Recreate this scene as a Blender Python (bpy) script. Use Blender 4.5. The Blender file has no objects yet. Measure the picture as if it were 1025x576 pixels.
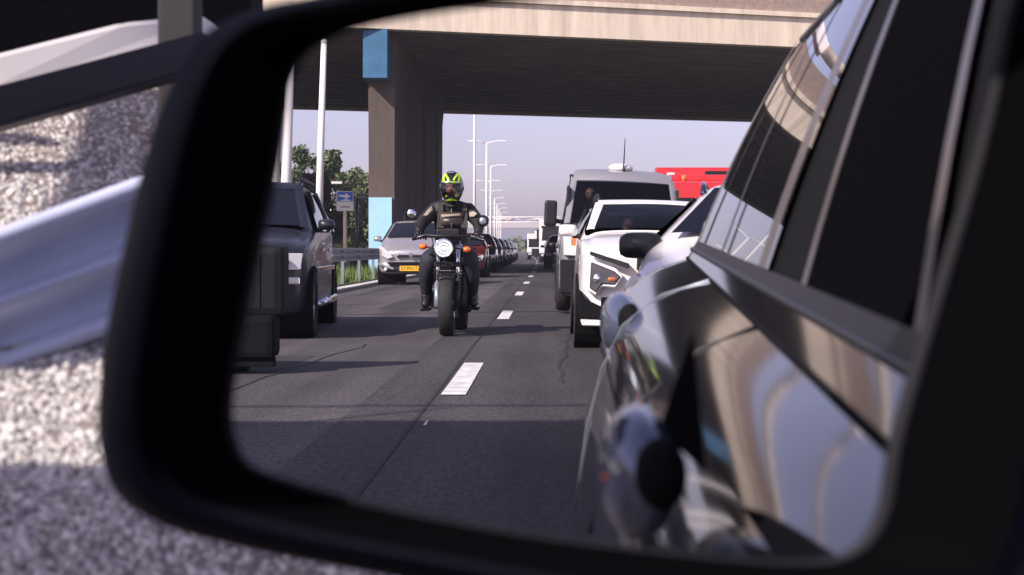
import bpy, bmesh, math, random
from mathutils import Vector, Matrix, noise
random.seed(7)
R = math.radians
sc = bpy.context.scene
C = sc.collection
# ------------------------------------------------------------------ camera
FOC, VX, VY, CH = 1600.0, 548.0, 250.0, 1.0          # focal length in px, vanishing point of the road, camera height
cd = bpy.data.cameras.new('camera'); cam = bpy.data.objects.new('camera', cd); C.objects.link(cam)
cam.location = (0, 0, CH); cam.rotation_euler = (R(90), 0, 0)
cd.sensor_width = 36; cd.lens = FOC/1024*36
cd.shift_x = -(VX-512)/1024; cd.shift_y = -(287.5-VY)/1024
cd.clip_start = .05; cd.clip_end = 5000
cd.dof.use_dof = True; cd.dof.focus_distance = 19.0; cd.dof.aperture_fstop = 7.4
sc.camera = cam
# ------------------------------------------------------------------ sky, sun, exposure
SUN = Vector((-.60, -.60, .60)).normalized()
w = bpy.data.worlds.new("World"); sc.world = w; w.use_nodes = True
nt = w.node_tree; bg = nt.nodes['Background']
sky = nt.nodes.new('ShaderNodeTexSky'); sky.sky_type = 'NISHITA'; sky.sun_disc = False
sky.sun_elevation = math.asin(SUN.z); sky.sun_rotation = math.atan2(SUN.x, SUN.y)
sky.air_density = 1.0; sky.dust_density = 1.2; sky.ozone_density = 2.5
hs = nt.nodes.new('ShaderNodeMix'); hs.data_type = 'RGBA'; hs.blend_type = 'MULTIPLY'; hs.inputs[0].default_value = 1
hs.inputs[7].default_value = (.94, .79, 1.0, 1)
hv = nt.nodes.new('ShaderNodeHueSaturation'); hv.inputs['Saturation'].default_value = .62
nt.links.new(sky.outputs[0], hv.inputs['Color']); nt.links.new(hv.outputs[0], hs.inputs[6])
nt.links.new(hs.outputs[2], bg.inputs[0]); bg.inputs[1].default_value = .13
sd = bpy.data.lights.new('sun', 'SUN'); so = bpy.data.objects.new('sun', sd); C.objects.link(so)
sd.energy = 5.0; sd.angle = R(.6); sd.color = (1, .9, .84)
so.rotation_euler = SUN.to_track_quat('Z', 'Y').to_euler()
sc.view_settings.view_transform = 'Standard'; sc.view_settings.look = 'None'
sc.view_settings.exposure = .35; sc.view_settings.gamma = 1
sc.cycles.use_denoising = True; sc.cycles.max_bounces = 8; sc.cycles.transparent_max_bounces = 12

def Q(px, py, Y):                                     # a point of the place read off the photograph, at Y metres along the road
    return Vector(((px-VX)/FOC*Y, Y, CH-(py-VY)/FOC*Y))

# ------------------------------------------------------------------ materials
MATS = {}
def mat(name, col, rough=.6, metal=0, coat=0, bump=0, bscale=20, var=0, vscale=8, ior=1.45, stretch=(1,1,1), coords='Object', dark=None, speck=0, emis=0, spec=.5):
    if name in MATS: return MATS[name]
    m = bpy.data.materials.new(name); m.use_nodes = True; t = m.node_tree; b = t.nodes['Principled BSDF']
    b.inputs['Base Color'].default_value = (*col, 1); b.inputs['Roughness'].default_value = rough
    b.inputs['Metallic'].default_value = metal; b.inputs['IOR'].default_value = ior
    b.inputs['Specular IOR Level'].default_value = spec; b.inputs['Coat Weight'].default_value = coat; b.inputs['Coat Roughness'].default_value = .03
    if emis: b.inputs['Emission Color'].default_value = (*col, 1); b.inputs['Emission Strength'].default_value = emis
    tc = t.nodes.new('ShaderNodeTexCoord'); mp = t.nodes.new('ShaderNodeMapping'); mp.inputs['Scale'].default_value = stretch
    t.links.new(tc.outputs[coords], mp.inputs[0])
    if var:
        n = t.nodes.new('ShaderNodeTexNoise'); n.inputs['Scale'].default_value = vscale; n.inputs['Detail'].default_value = 6; n.inputs['Roughness'].default_value = .65
        t.links.new(mp.outputs[0], n.inputs['Vector'])
        r = t.nodes.new('ShaderNodeValToRGB'); r.color_ramp.elements[0].position = .3; r.color_ramp.elements[1].position = .7
        lo = dark or tuple(c*(1-var) for c in col); hi = tuple(min(1, c*(1+var)) for c in col)
        r.color_ramp.elements[0].color = (*lo, 1); r.color_ramp.elements[1].color = (*hi, 1)
        t.links.new(n.outputs[0], r.inputs[0]); src = r.outputs[0]
        if speck:
            n2 = t.nodes.new('ShaderNodeTexNoise'); n2.inputs['Scale'].default_value = vscale*30; n2.inputs['Detail'].default_value = 3
            t.links.new(mp.outputs[0], n2.inputs['Vector'])
            mr = t.nodes.new('ShaderNodeMapRange'); mr.inputs[1].default_value = .3; mr.inputs[2].default_value = .7; mr.inputs[3].default_value = 1-speck; mr.inputs[4].default_value = 1+speck
            t.links.new(n2.outputs[0], mr.inputs[0])
            mx = t.nodes.new('ShaderNodeVectorMath'); mx.operation = 'SCALE'; t.links.new(src, mx.inputs[0]); t.links.new(mr.outputs[0], mx.inputs['Scale']); src = mx.outputs[0]
        t.links.new(src, b.inputs['Base Color'])
    if bump:
        n = t.nodes.new('ShaderNodeTexNoise'); n.inputs['Scale'].default_value = bscale; n.inputs['Detail'].default_value = 5
        t.links.new(mp.outputs[0], n.inputs['Vector'])
        bp = t.nodes.new('ShaderNodeBump'); bp.inputs['Strength'].default_value = bump; bp.inputs['Distance'].default_value = .02
        t.links.new(n.outputs[0], bp.inputs['Height']); t.links.new(bp.outputs[0], b.inputs['Normal'])
    MATS[name] = m; return m
def glassmat(name, tint, refl=.12, rough=.02):
    if name in MATS: return MATS[name]
    m = bpy.data.materials.new(name); m.use_nodes = True; t = m.node_tree; t.nodes.remove(t.nodes['Principled BSDF'])
    o = t.nodes['Material Output']; tr = t.nodes.new('ShaderNodeBsdfTransparent'); tr.inputs[0].default_value = (*tint, 1)
    g = t.nodes.new('ShaderNodeBsdfGlossy'); g.inputs['Roughness'].default_value = rough
    f = t.nodes.new('ShaderNodeFresnel'); f.inputs[0].default_value = 1.5
    a = t.nodes.new('ShaderNodeMath'); a.operation = 'ADD'; a.inputs[1].default_value = refl; a.use_clamp = True
    x = t.nodes.new('ShaderNodeMixShader'); t.links.new(f.outputs[0], a.inputs[0]); t.links.new(a.outputs[0], x.inputs[0])
    t.links.new(tr.outputs[0], x.inputs[1]); t.links.new(g.outputs[0], x.inputs[2]); t.links.new(x.outputs[0], o.inputs[0])
    MATS[name] = m; return m
def paint(name, col, flake=.0, rough=.28): return mat('paint_'+name, col, rough, flake, 1.0, bump=.015, bscale=3)
M_asph = mat('asphalt', (.074, .066, .069), .9, var=.22, vscale=1.3, bump=.5, bscale=90, stretch=(1, .35, 1), speck=.45)
M_asph2 = mat('asphalt_dark', (.046, .042, .045), .88, var=.22, vscale=1.1, bump=.5, bscale=90, stretch=(1, .35, 1), speck=.45)
M_patch = mat('asphalt_patch', (.040, .037, .039), .9, var=.2, vscale=3, bump=.5, bscale=90, speck=.4)
M_seam = mat('asphalt_seam', (.02, .02, .021), .8)
M_line = mat('road_paint', (.78, .77, .75), .7, var=.1, vscale=7, speck=.2, dark=(.42, .41, .40))
M_grass = mat('grass_ground', (.075, .085, .035), .95, var=.5, vscale=2.0, bump=.8, bscale=12, speck=.3)
M_blade = mat('grass_blade', (.10, .15, .035), .8, var=.4, vscale=1.5)
M_conc = mat('concrete_brown', (.095, .073, .060), .85, var=.35, vscale=.9, stretch=(1, 1, .25), bump=.2, bscale=20, speck=.12)
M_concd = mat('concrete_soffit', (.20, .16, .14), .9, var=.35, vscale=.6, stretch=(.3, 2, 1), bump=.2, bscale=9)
M_beige = mat('concrete_beige', (.76, .64, .50), .85, var=.2, vscale=1.1, stretch=(2.2, 1, .2), bump=.1, bscale=12, speck=.06)
M_parap = mat('parapet_brown', (.33, .25, .21), .9, var=.2, vscale=6, bump=.4, bscale=20, speck=.3)
M_pale = mat('pale_concrete', (.50, .46, .46), .85, var=.1, vscale=1)
M_blue = mat('blue_panel', (.035, .13, .24), .6, var=.25, vscale=1.2)
M_lblue = mat('light_blue_panel', (.34, .59, .80), .55, var=.1, vscale=1.5)
M_white = mat('white_pole', (.80, .76, .74), .45, var=.04)
M_galv = mat('galvanised_steel', (.30, .33, .37), .45, .6, var=.15, vscale=4)
M_galv2 = mat('rail_steel_bluish', (.62, .66, .82), .42, .1, var=.08, vscale=5)
M_barkk = mat('bark', (.09, .065, .045), .9, var=.3)
M_leafs = [mat('leaf_dark', (.09, .125, .055), .7, var=.4, vscale=.8), mat('leaf_mid', (.12, .155, .065), .7, var=.4, vscale=.8), mat('leaf_olive', (.15, .17, .07), .7, var=.4, vscale=.8)]
M_tyre = mat('tyre_rubber', (.018, .018, .019), .75, var=.3, vscale=30, bump=.3, bscale=60)
M_blk = mat('black_plastic', (.012, .012, .014), .42, bump=.04, bscale=80)
M_blkm = mat('black_matte', (.006, .006, .007), .85, spec=.15)
M_rim = mat('alloy_rim', (.42, .42, .44), .3, .9)
M_chr = mat('chrome', (.75, .75, .78), .1, 1)
M_dglass = mat('dark_glass', (.008, .010, .014), .04, ior=1.6)
M_lens = mat('lamp_lens', (.72, .72, .74), .08, .25, 1)
M_lensd = mat('lamp_dark_reflector', (.10, .10, .115), .15, .6, 1)
M_orange = mat('orange_lens', (.85, .16, .02), .15, 0, 1)
M_red = mat('red_lens', (.45, .01, .01), .2, 0, 1)
M_yel = mat('plate_yellow', (.85, .45, .02), .5)
M_ink = mat('ink', (.02, .02, .02), .6)
M_wplate = mat('plate_white', (.75, .75, .73), .5)
M_fab = mat('black_jacket', (.013, .012, .013), .62, bump=.5, bscale=14, var=.3)
M_fabp = mat('jacket_panel_tan', (.30, .25, .19), .6)
M_fabg = mat('jacket_panel_grey', (.028, .023, .020), .6, var=.3, bump=.3, bscale=20)
M_jean = mat('dark_jeans', (.020, .024, .036), .8, bump=.4, bscale=18, var=.3)
M_boot = mat('black_boot', (.012, .012, .012), .45)
M_skin = mat('skin', (.50, .26, .19), .55)
M_neon = mat('neon_yellow', (.55, .85, .03), .4)
M_helm = mat('helmet_black', (.012, .012, .014), .22, 0, 1)
M_seat = mat('interior_dark', (.02, .019, .02), .8)
G_clear = glassmat('windscreen_glass', (.42, .52, .52), .05)
G_dark = glassmat('windscreen_glass_dark', (.20, .23, .24), .01)
P_silver = paint('silver', (.42, .40, .42), .45); P_white = paint('white', (.80, .77, .75)); P_black = paint('black', (.010, .010, .013))
P_blueg = mat('paint_blue_grey', (.016, .019, .030), .35, 0, .3, bump=.01); P_grey = paint('van_grey', (.29, .28, .30), .3); P_dred = paint('dark_red', (.10, .012, .012))
P_red = paint('red', (.62, .015, .02)); P_dgrey = paint('dark_grey', (.03, .03, .035), .3); P_nblue = paint('navy', (.02, .03, .06), .3)
P_sblue = paint('silver_blue', (.22, .26, .34), .4)
P_own = mat('own_car_paint', (.007, .007, .010), .05, 0, 0, ior=1.5)

def tracks(m, centres):                               # darker polished wheel tracks and oil along the lanes
    t = m.node_tree; b = t.nodes['Principled BSDF']; src = b.inputs['Base Color'].links[0].from_socket
    g = t.nodes.new('ShaderNodeNewGeometry'); sp = t.nodes.new('ShaderNodeSeparateXYZ'); t.links.new(g.outputs['Position'], sp.inputs[0])
    n = t.nodes.new('ShaderNodeTexNoise'); n.inputs['Scale'].default_value = 1; n.inputs['Detail'].default_value = 4
    mp = t.nodes.new('ShaderNodeMapping'); mp.inputs['Scale'].default_value = (1.6, .05, 1); t.links.new(g.outputs['Position'], mp.inputs[0]); t.links.new(mp.outputs[0], n.inputs['Vector'])
    r_ = t.nodes.new('ShaderNodeMapRange'); r_.inputs[1].default_value = .32; r_.inputs[2].default_value = .68; r_.inputs[3].default_value = .62; r_.inputs[4].default_value = 1.3; t.links.new(n.outputs[0], r_.inputs[0]); val = r_.outputs[0]
    for c in centres:
        a = t.nodes.new('ShaderNodeMath'); a.operation = 'SUBTRACT'; a.inputs[1].default_value = c; t.links.new(sp.outputs[0], a.inputs[0])
        d = t.nodes.new('ShaderNodeMath'); d.operation = 'ABSOLUTE'; t.links.new(a.outputs[0], d.inputs[0])
        e = t.nodes.new('ShaderNodeMapRange'); e.interpolation_type = 'SMOOTHSTEP'; e.inputs[1].default_value = .05; e.inputs[2].default_value = .45; e.inputs[3].default_value = .74; e.inputs[4].default_value = 1; t.links.new(d.outputs[0], e.inputs[0])
        f = t.nodes.new('ShaderNodeMath'); f.operation = 'MULTIPLY'; t.links.new(val, f.inputs[0]); t.links.new(e.outputs[0], f.inputs[1]); val = f.outputs[0]
    s_ = t.nodes.new('ShaderNodeVectorMath'); s_.operation = 'SCALE'; t.links.new(src, s_.inputs[0]); t.links.new(val, s_.inputs['Scale']); t.links.new(s_.outputs[0], b.inputs['Base Color'])
tracks(M_asph, (-2.3, -4.1)); tracks(M_asph2, (.4, 2.1))
# ------------------------------------------------------------------ mesh helpers
def link(name, me, m=None, parent=None, smooth=False):
    o = bpy.data.objects.new(name, me); C.objects.link(o)
    if m is not None:
        for x in (m if isinstance(m, (list, tuple)) else [m]): me.materials.append(x)
    if parent is not None: o.parent = parent
    if smooth: me.polygons.foreach_set('use_smooth', [True]*len(me.polygons))
    return o
def obj(name, bm, m, parent=None, smooth=False, loc=None):
    me = bpy.data.meshes.new(name); bm.normal_update(); bm.to_mesh(me); bm.free()
    o = link(name, me, m, parent, smooth)
    if loc is not None: o.location = loc
    return o
def pyobj(name, vs, fs, m, parent=None, smooth=False):
    me = bpy.data.meshes.new(name); me.from_pydata([tuple(v) for v in vs], [], fs); me.update()
    return link(name, me, m, parent, smooth)
def thing(name, label, cat, loc=(0, 0, 0), rot=(0, 0, 0), group=None):
    o = bpy.data.objects.new(name, None); C.objects.link(o); o.location = loc; o.rotation_euler = rot
    o['label'] = label; o['category'] = cat
    if group: o['group'] = group
    return o
def tag(o, label, cat, group=None):
    o['label'] = label; o['category'] = cat
    if group: o['group'] = group
    return o
def struct(o): o['kind'] = 'structure'; return o
def box(bm, a, b, bev=0):
    vs = [bm.verts.new((x, y, z)) for x in (a[0], b[0]) for y in (a[1], b[1]) for z in (a[2], b[2])]
    fs = [bm.faces.new([vs[i] for i in f]) for f in ((0, 1, 3, 2), (4, 6, 7, 5), (0, 4, 5, 1), (2, 3, 7, 6), (0, 2, 6, 4), (1, 5, 7, 3))]
    if bev:
        es = list({e for f in fs for e in f.edges}); bmesh.ops.bevel(bm, geom=es, offset=bev, segments=2, affect='EDGES', profile=.6)
def boxo(name, a, b, m, parent=None, bev=0):
    bm = bmesh.new(); lo = [min(p, q) for p, q in zip(a, b)]; hi = [max(p, q) for p, q in zip(a, b)]
    box(bm, lo, hi, bev); bmesh.ops.recalc_face_normals(bm, faces=bm.faces); return obj(name, bm, m, parent)
def tube(bm, pts, rad, n=10, caps=True):
    pts = [Vector(p) for p in pts]; rs = rad if isinstance(rad, (list, tuple)) else [rad]*len(pts)
    up = Vector((0, 0, 1)); rings = []
    for i, p in enumerate(pts):
        d = (pts[min(i+1, len(pts)-1)]-pts[max(i-1, 0)]).normalized()
        a = d.cross(up); a = d.cross(Vector((1, 0, 0))) if a.length < .05 else a
        a.normalize(); b = d.cross(a)
        rings.append([bm.verts.new(p+(a*math.cos(2*math.pi*k/n)+b*math.sin(2*math.pi*k/n))*rs[i]) for k in range(n)])
    for r0, r1 in zip(rings, rings[1:]):
        for k in range(n): bm.faces.new((r0[k], r0[(k+1) % n], r1[(k+1) % n], r1[k]))
    if caps: bm.faces.new(rings[0][::-1]); bm.faces.new(rings[-1])
    bmesh.ops.recalc_face_normals(bm, faces=bm.faces)
def tubeo(name, pts, rad, m, parent=None, n=10):
    bm = bmesh.new(); tube(bm, pts, rad, n); return obj(name, bm, m, parent, True)
def sphere(bm, c, r, seg=16, rings=10, scale=(1, 1, 1)):
    mt = Matrix.Translation(c) @ Matrix.Diagonal((*[r*s for s in scale], 1))
    return bmesh.ops.create_uvsphere(bm, u_segments=seg, v_segments=rings, radius=1, matrix=mt)['verts']
def sphereo(name, c, r, m, parent=None, scale=(1, 1, 1), seg=16, rings=10):
    bm = bmesh.new(); sphere(bm, c, r, seg, rings, scale); return obj(name, bm, m, parent, True)
def lathe(bm, prof, axis='x', n=28, c=(0, 0, 0)):     # prof: (offset along the axis, radius), closed ring
    rings = []
    for a, r in prof:
        ring = []
        for k in range(n):
            t = 2*math.pi*k/n; u, v = r*math.cos(t), r*math.sin(t)
            p = (a, u, v) if axis == 'x' else ((u, a, v) if axis == 'y' else (u, v, a))
            ring.append(bm.verts.new(Vector(p)+Vector(c)))
        rings.append(ring)
    for i in range(len(rings)-1):
        for k in range(n): bm.faces.new((rings[i][k], rings[i][(k+1) % n], rings[i+1][(k+1) % n], rings[i+1][k]))
    bmesh.ops.recalc_face_normals(bm, faces=bm.faces)
def copy_tree(o, parent=None):
    c = o.copy(); C.objects.link(c)
    if parent is not None: c.parent = parent
    for ch in [x for x in KIDS.get(o.name, [])]: copy_tree(ch, c)
    return c
KIDS = {}
def index_kids():
    KIDS.clear()
    for o in bpy.data.objects:
        if o.parent: KIDS.setdefault(o.parent.name, []).append(o)
def prism(name, poly, y0, dep, m, parent, ycurve=0.0, mirror=False, bev=0):   # outline in (x, z), thickness along y, swept back by ycurve*x^2
    bm = bmesh.new(); s = -1 if mirror else 1
    f = [bm.verts.new((s*x, y0+ycurve*x*x, z)) for x, z in poly]; b = [bm.verts.new((s*x, y0+dep+ycurve*x*x, z)) for x, z in poly]
    bm.faces.new(f); bm.faces.new(b[::-1]); n = len(poly)
    for i in range(n): bm.faces.new((f[i], b[i], b[(i+1) % n], f[(i+1) % n]))
    bmesh.ops.recalc_face_normals(bm, faces=bm.faces)
    if bev: bmesh.ops.bevel(bm, geom=[e for e in bm.edges], offset=bev, segments=1, affect='EDGES')
    return obj(name, bm, m, parent)

# ================================================================== SETTING
def curve_x(Y):                                       # the road drifts left far away
    return 0 if Y < 60 else -5e-5*min(Y-60, 140)**2 - (max(0, Y-200))*.0155
def strip(name, x0, x1, Y0, Y1, z, m, step=10, parent=None):
    ys = [Y0]
    while ys[-1] < Y1: ys.append(min(Y1, ys[-1]+step))
    vs, fs = [], []
    for Y in ys: vs += [(x0+curve_x(Y), Y, z), (x1+curve_x(Y), Y, z)]
    for i in range(len(ys)-1): fs.append((2*i, 2*i+1, 2*i+3, 2*i+2))
    return pyobj(name, vs, fs, m, parent)
struct(pyobj('ground', [(-1500, -200, -.02), (1500, -200, -.02), (1500, 3000, -.02), (-1500, 3000, -.02)], [(0, 1, 2, 3)], M_grass))
road = struct(strip('road', -5.9, 9.5, -40, 900, 0, M_asph))
struct(strip('road_right_lane', -1.22, 9.3, -40, 900, .004, M_asph2))
struct(strip('road_seam', -.79, -.765, -40, 120, .008, M_seam, 4))
for i in range(26):                                   # broken lane line: 3 m painted, 9 m gap
    Y = 10.96+i*12; wd = .085
    struct(strip('lane_marking', -.65-wd, -.65+wd, Y-.0, Y+3.1, .010, M_line, 3.1))
struct(strip('lane_marking', -.65-.075, -.65+.075, 3, 4, .010, M_line, 1))
for i, (x0, x1, y0, y1) in enumerate(((-3.9, -2.2, 13.2, 15.1), (-.55, .35, 20.5, 24.5), (-2.9, -1.4, 27, 33), (.2, 1.1, 9.6, 11.2))):
    struct(strip('road_patch', x0, x1, y0, y1, .0065 if x0 > -1.2 else .0025, M_patch, 3))
for i, (x0, y0, x1, y1) in enumerate(((-2.4, 9.2, -1.9, 17), (-3.4, 15, -3.1, 24), (.1, 12, .25, 19))):   # sealed cracks
    pts = [(x0+(x1-x0)*k/14+random.uniform(-.05, .05), y0+(y1-y0)*k/14) for k in range(15)]; zz = .0075 if x0 > -1.2 else .0035
    vs = [v for (x, y) in pts for v in ((x-.012, y, zz), (x+.014, y, zz))]; struct(pyobj('road_crack', vs, [(2*k, 2*k+1, 2*k+3, 2*k+2) for k in range(14)], M_seam))
struct(strip('edge_line', -5.62, -5.30, 5, 800, .010, M_line, 8))
struct(strip('edge_line', 6.2, 6.4, 5, 800, .012, M_line, 8))
pyobj('paint_fleck', [Q(423, 427.5, 9.05)+Vector((0, 0, 0)), Q(426, 427.5, 9.05), Q(428.5, 422.5, 9.3), Q(426.5, 422.5, 9.3)], [(0, 1, 2, 3)], M_line)
fl = bpy.data.objects['paint_fleck']; struct(fl)
for v in fl.data.vertices: v.co.z = .010
# verge with a bank rising to the trees
vs, fs = [], []; nx, ny = 24, 60
for j in range(ny+1):
    Y = 8+j*8
    for i in range(nx+1):
        d = i/nx; x = -5.75-d*55
        z = .02+(.0 if d < .03 else 5.2*min(1, max(0, (d-.05))/.55)**1.2)+.25*noise.noise(Vector((x*.2, Y*.1, 0)))*min(1, d*8)
        vs.append((x+curve_x(Y), Y, z))
for j in range(ny):
    for i in range(nx):
        a = j*(nx+1)+i; fs.append((a, a+nx+1, a+nx+2, a+1))
struct(pyobj('verge', vs, fs, M_grass, None, True))
# grass tufts along the verge
vs, fs = [], []
for k in range(16000):
    Y = 24+random.random()**1.6*110; x = -5.95-random.random()**1.8*14+curve_x(Y); h = random.uniform(.08, .30)*(1+Y/90)
    d = (-5.75-x)/55; z0 = .02+(0 if d < .05 else 5.2*((d-.05)/.55)**1.2)
    a = random.random()*3.14; wv = .012+.02*random.random()*(1+Y/60); i = len(vs); lx, ly = random.uniform(-.1, .1), random.uniform(-.1, .1)
    vs += [(x-wv*math.cos(a), Y-wv*math.sin(a), z0-.03), (x+wv*math.cos(a), Y+wv*math.sin(a), z0-.03), (x+lx, Y+ly, z0+h)]; fs.append((i, i+1, i+2))
g = pyobj('grass', vs, fs, M_blade); g['kind'] = 'stuff'; tag(g, 'long green grass behind the left guardrail', 'grass')

# ================================================================== OVERPASS
SK = .33
M_stain = mat('water_stain', (.42, .34, .26), .9, var=.3, vscale=3)
def ovY(base, x): return base+(x+6.6)*SK
op = thing('overpass', 'wide concrete motorway overpass with beige edge crossing above the queue', 'bridge', (0, 0, 0))
def ovslab(name, base0, base1, z0, z1, m, xa=-70, xb=45, parent=op, bev=0):
    bm = bmesh.new(); vs = []
    for x in (xa, xb):
        for b in (base0, base1):
            for z in (z0, z1): vs.append(bm.verts.new((x, ovY(b, x), z)))
    for f in ((0, 1, 3, 2), (4, 6, 7, 5), (0, 4, 5, 1), (2, 3, 7, 6), (0, 2, 6, 4), (1, 5, 7, 3)): bm.faces.new([vs[i] for i in f])
    bmesh.ops.recalc_face_normals(bm, faces=bm.faces); return obj(name, bm, m, parent)
ovslab('deck_slab', 63.3, 101.3, 10.1, 10.75, M_concd)
ovslab('edge_beam', 62.7, 63.3, 9.68, 10.95, M_beige)
ovslab('edge_beam_cap', 62.55, 63.35, 10.95, 11.15, M_beige)
ovslab('parapet', 62.75, 63.1, 11.15, 12.3, M_parap)
ovslab('edge_beam', 101.3, 101.9, 9.68, 10.85, M_beige)
ovslab('parapet', 101.5, 101.8, 10.85, 12.1, M_parap)
nb = 34
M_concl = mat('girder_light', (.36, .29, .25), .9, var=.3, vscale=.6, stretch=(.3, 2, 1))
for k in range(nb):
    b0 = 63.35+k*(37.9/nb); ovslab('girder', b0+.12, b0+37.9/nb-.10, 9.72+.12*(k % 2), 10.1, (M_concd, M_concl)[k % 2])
def pier(xc, lab, near=64.0, far=93):
    t = thing('pier', lab, 'bridge pier', (xc, 0, 0), group='wall piers under the overpass')
    w2 = .53
    bm = bmesh.new(); n = 10
    prof = [(w2, 0), (w2*.97, 4.0), (w2*1.0, 8.2), (w2*1.25, 9.70)]
    lo = []
    for y in (near, far):
        col = []
        for (hw, z) in prof: col.append((bm.verts.new((-hw, y, z)), bm.verts.new((hw, y, z))))
        lo.append(col)
    for i in range(3):
        (a, b), (c, d) = lo[0][i], lo[0][i+1]; (e, f), (g_, h) = lo[1][i], lo[1][i+1]
        for q in ((a, b, d, c), (f, e, g_, h), (b, f, h, d), (e, a, c, g_)): bm.faces.new(q)
    bm.faces.new((lo[0][3][0], lo[0][3][1], lo[1][3][1], lo[1][3][0]))
    bmesh.ops.recalc_face_normals(bm, faces=bm.faces); obj('wall', bm, M_conc, t)
    for k in range(3): boxo('rib', (w2-.02, near+6+k*9, 0), (w2+.05, near+6.4+k*9, 9.0), M_conc, t)
    return t
pr = pier(-6.66, 'brown concrete wall pier with blue panels left of the motorcyclist')
# blue head block that hangs in front of the edge beam, and the pale blue foot panel
boxo('head_block', (-.60, 62.75, 7.75), (.36, 64.2, 9.66), M_blue, pr, .02)
boxo('foot_panel', (-.50, 63.88, .02), (.42, 63.95, 3.1), M_lblue, pr)
pier(22.5, 'brown concrete wall pier on the far side of the road, behind the dark car')
# ================================================================== FAR BRIDGE
fb = thing('far_bridge', 'pale low bridge crossing the road far away at the vanishing point', 'bridge', (-22, 520, 0))
boxo('deck', (-60, 0, 8.2), (90, 8, 10.3), M_pale, fb)
for k in range(12):
    sphereo('lamp_dome', (-52+k*12, 1, 11.0), 1.0, M_pale, fb, (3.0, 1, .7), 12, 8)
for x in (-30, -12, 6, 30, 52): boxo('column', (x-.6, 1, 0), (x+.6, 6, 8.2), M_pale, fb)
gn = thing('road_gantry', 'thin steel sign gantry spanning the road just before the far bridge', 'gantry', (-12, 380, 0))
tubeo('post', [(-11, 0, 0), (-11, 0, 9)], .22, M_white, gn); tubeo('post', [(24, 0, 0), (24, 0, 9)], .22, M_white, gn)
for z in (7.6, 8.8): tubeo('beam', [(-11, 0, z), (24, 0, z)], .16, M_white, gn)
for k in range(14): tubeo('brace', [(-11+k*2.5, 0, 7.6 if k % 2 else 8.8), (-8.5+k*2.5, 0, 8.8 if k % 2 else 7.6)], .07, M_white, gn, 6)

# ================================================================== POLES
def lamp_post(x, Y, H, lab, arms=True, r=.12):
    t = thing('street_lamp', lab, 'street lamp', (x, Y, 0), group='white double-arm street lamps along the road')
    tubeo('pole', [(0, 0, 0), (0, 0, H*.5), (0, 0, H)], [r*1.25, r, r*.7], M_white, t, 8)
    for s in (-1, 1):
        tubeo('arm', [(0, 0, H-.1), (s*.9, 0, H+.12), (s*1.5, 0, H+.16)], [r*.5, r*.45, r*.4], M_white, t, 6)
        bm = bmesh.new(); box(bm, (s*1.5-.45, -.16, H+.06), (s*1.5+.45, .16, H+.2), .03); obj('lamp_head', bm, M_white, t)
    return t
lamp_post(-7.2, 104.5, 15, 'nearest slim white street lamp, right beside the pier and cut off by the overpass', r=.13)
lamp_post(-5.75, 125, 13.2, 'second white street lamp from the pier, its top hidden by the overpass', r=.10)
lamp_post(-6.2, 162, 11.9, 'tallest street lamp whose double arms show fully under the overpass', r=.13)
lamp_post(-7.15, 200, 11.5, 'street lamp just right of the tallest one with lower double arms', r=.13)
for i, Y in enumerate((245, 285, 325, 365, 405, 450)):
    nth = ('fourth', 'fifth', 'sixth', 'seventh', 'eighth', 'farthest')[i]
    lamp_post(-7.6+curve_x(Y)*.9+(Y-200)*-.005, Y, 11.5, nth+' lamp from the pier in the receding row of small white street lamps', r=.15)
for px, pt, Y, rr, lab in ((322, 42, 58, .13, 'tall white mast rising above the dark pickup roof in front of the overpass'), (288, 60, 46, .15, 'white mast nearest the mirror edge, between the tall mast and the frame'), (277, 60, 40, .11, 'thin white mast hard against the black mirror edge')):
    b = Q(px-4, 250, Y); tp = Q(px+2, pt, Y)
    t = thing('mast', lab, 'mast', (b.x, Y, 0)); lean = tp.x-b.x
    tubeo('pole', [(-.02, 0, 0), (lean*.4, 0, tp.z*.5), (lean, 0, tp.z)], [rr*1.1, rr, rr*.8], M_white, t, 12)
    sphereo('finial', (lean, 0, tp.z), rr*.9, M_white, t)
    boxo('base', (-.3, -.3, 0), (.3, .3, .25), M_pale, t, .03)

# roadside sign
p = Q(345, 201, 68); t = thing('road_sign', 'blue and white road sign with white arrows on a pale post before the trees', 'road sign', (p.x, 68, 0))
tubeo('post', [(0, .06, 0), (0, .06, p.z-.4)], .09, M_beige, t)
boxo('panel', (-.36, 0, p.z-.42), (.36, .04, p.z+.42), M_wplate, t, .01)
M_sblue = mat('sign_blue', (.02, .12, .55), .4)
boxo('blue_field', (-.33, -.012, p.z-.02), (.33, -.002, p.z+.39), M_sblue, t)
prism('arrow', [(-.26, p.z+.26), (.02, p.z+.26), (.02, p.z+.34), (.24, p.z+.2), (.02, p.z+.07), (.02, p.z+.14), (-.26, p.z+.20)], -.03, .012, M_wplate, t)
prism('arrow', [(-.28, p.z+.02), (.1, p.z+.08), (.28, p.z+.01), (.1, p.z+.0)], -.03, .012, M_wplate, t)
boxo('text_line', (-.18, -.012, p.z-.28), (.2, -.002, p.z-.22), M_fabp, t)
boxo('footing', (-.25, -.2, 0), (.25, .3, .5), M_blk, t, .03)
for px, py, Y, lab in ((361, 199, 95, 'low lamp on a grey post right of the blue sign'), (335, 184, 110, 'low lamp on a grey post left of the blue sign')):
    p = Q(px, py, Y); t = thing('path_lamp', lab, 'street lamp', (p.x-.25, Y, 0), group='low lamps before the trees')
    tubeo('pole', [(0, 0, 0), (0, 0, p.z)], .11, M_galv, t, 8); bm = bmesh.new(); box(bm, (-.1, -.2, p.z), (.75, .2, p.z+.16), .04); obj('lamp_head', bm, M_white, t)

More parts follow.
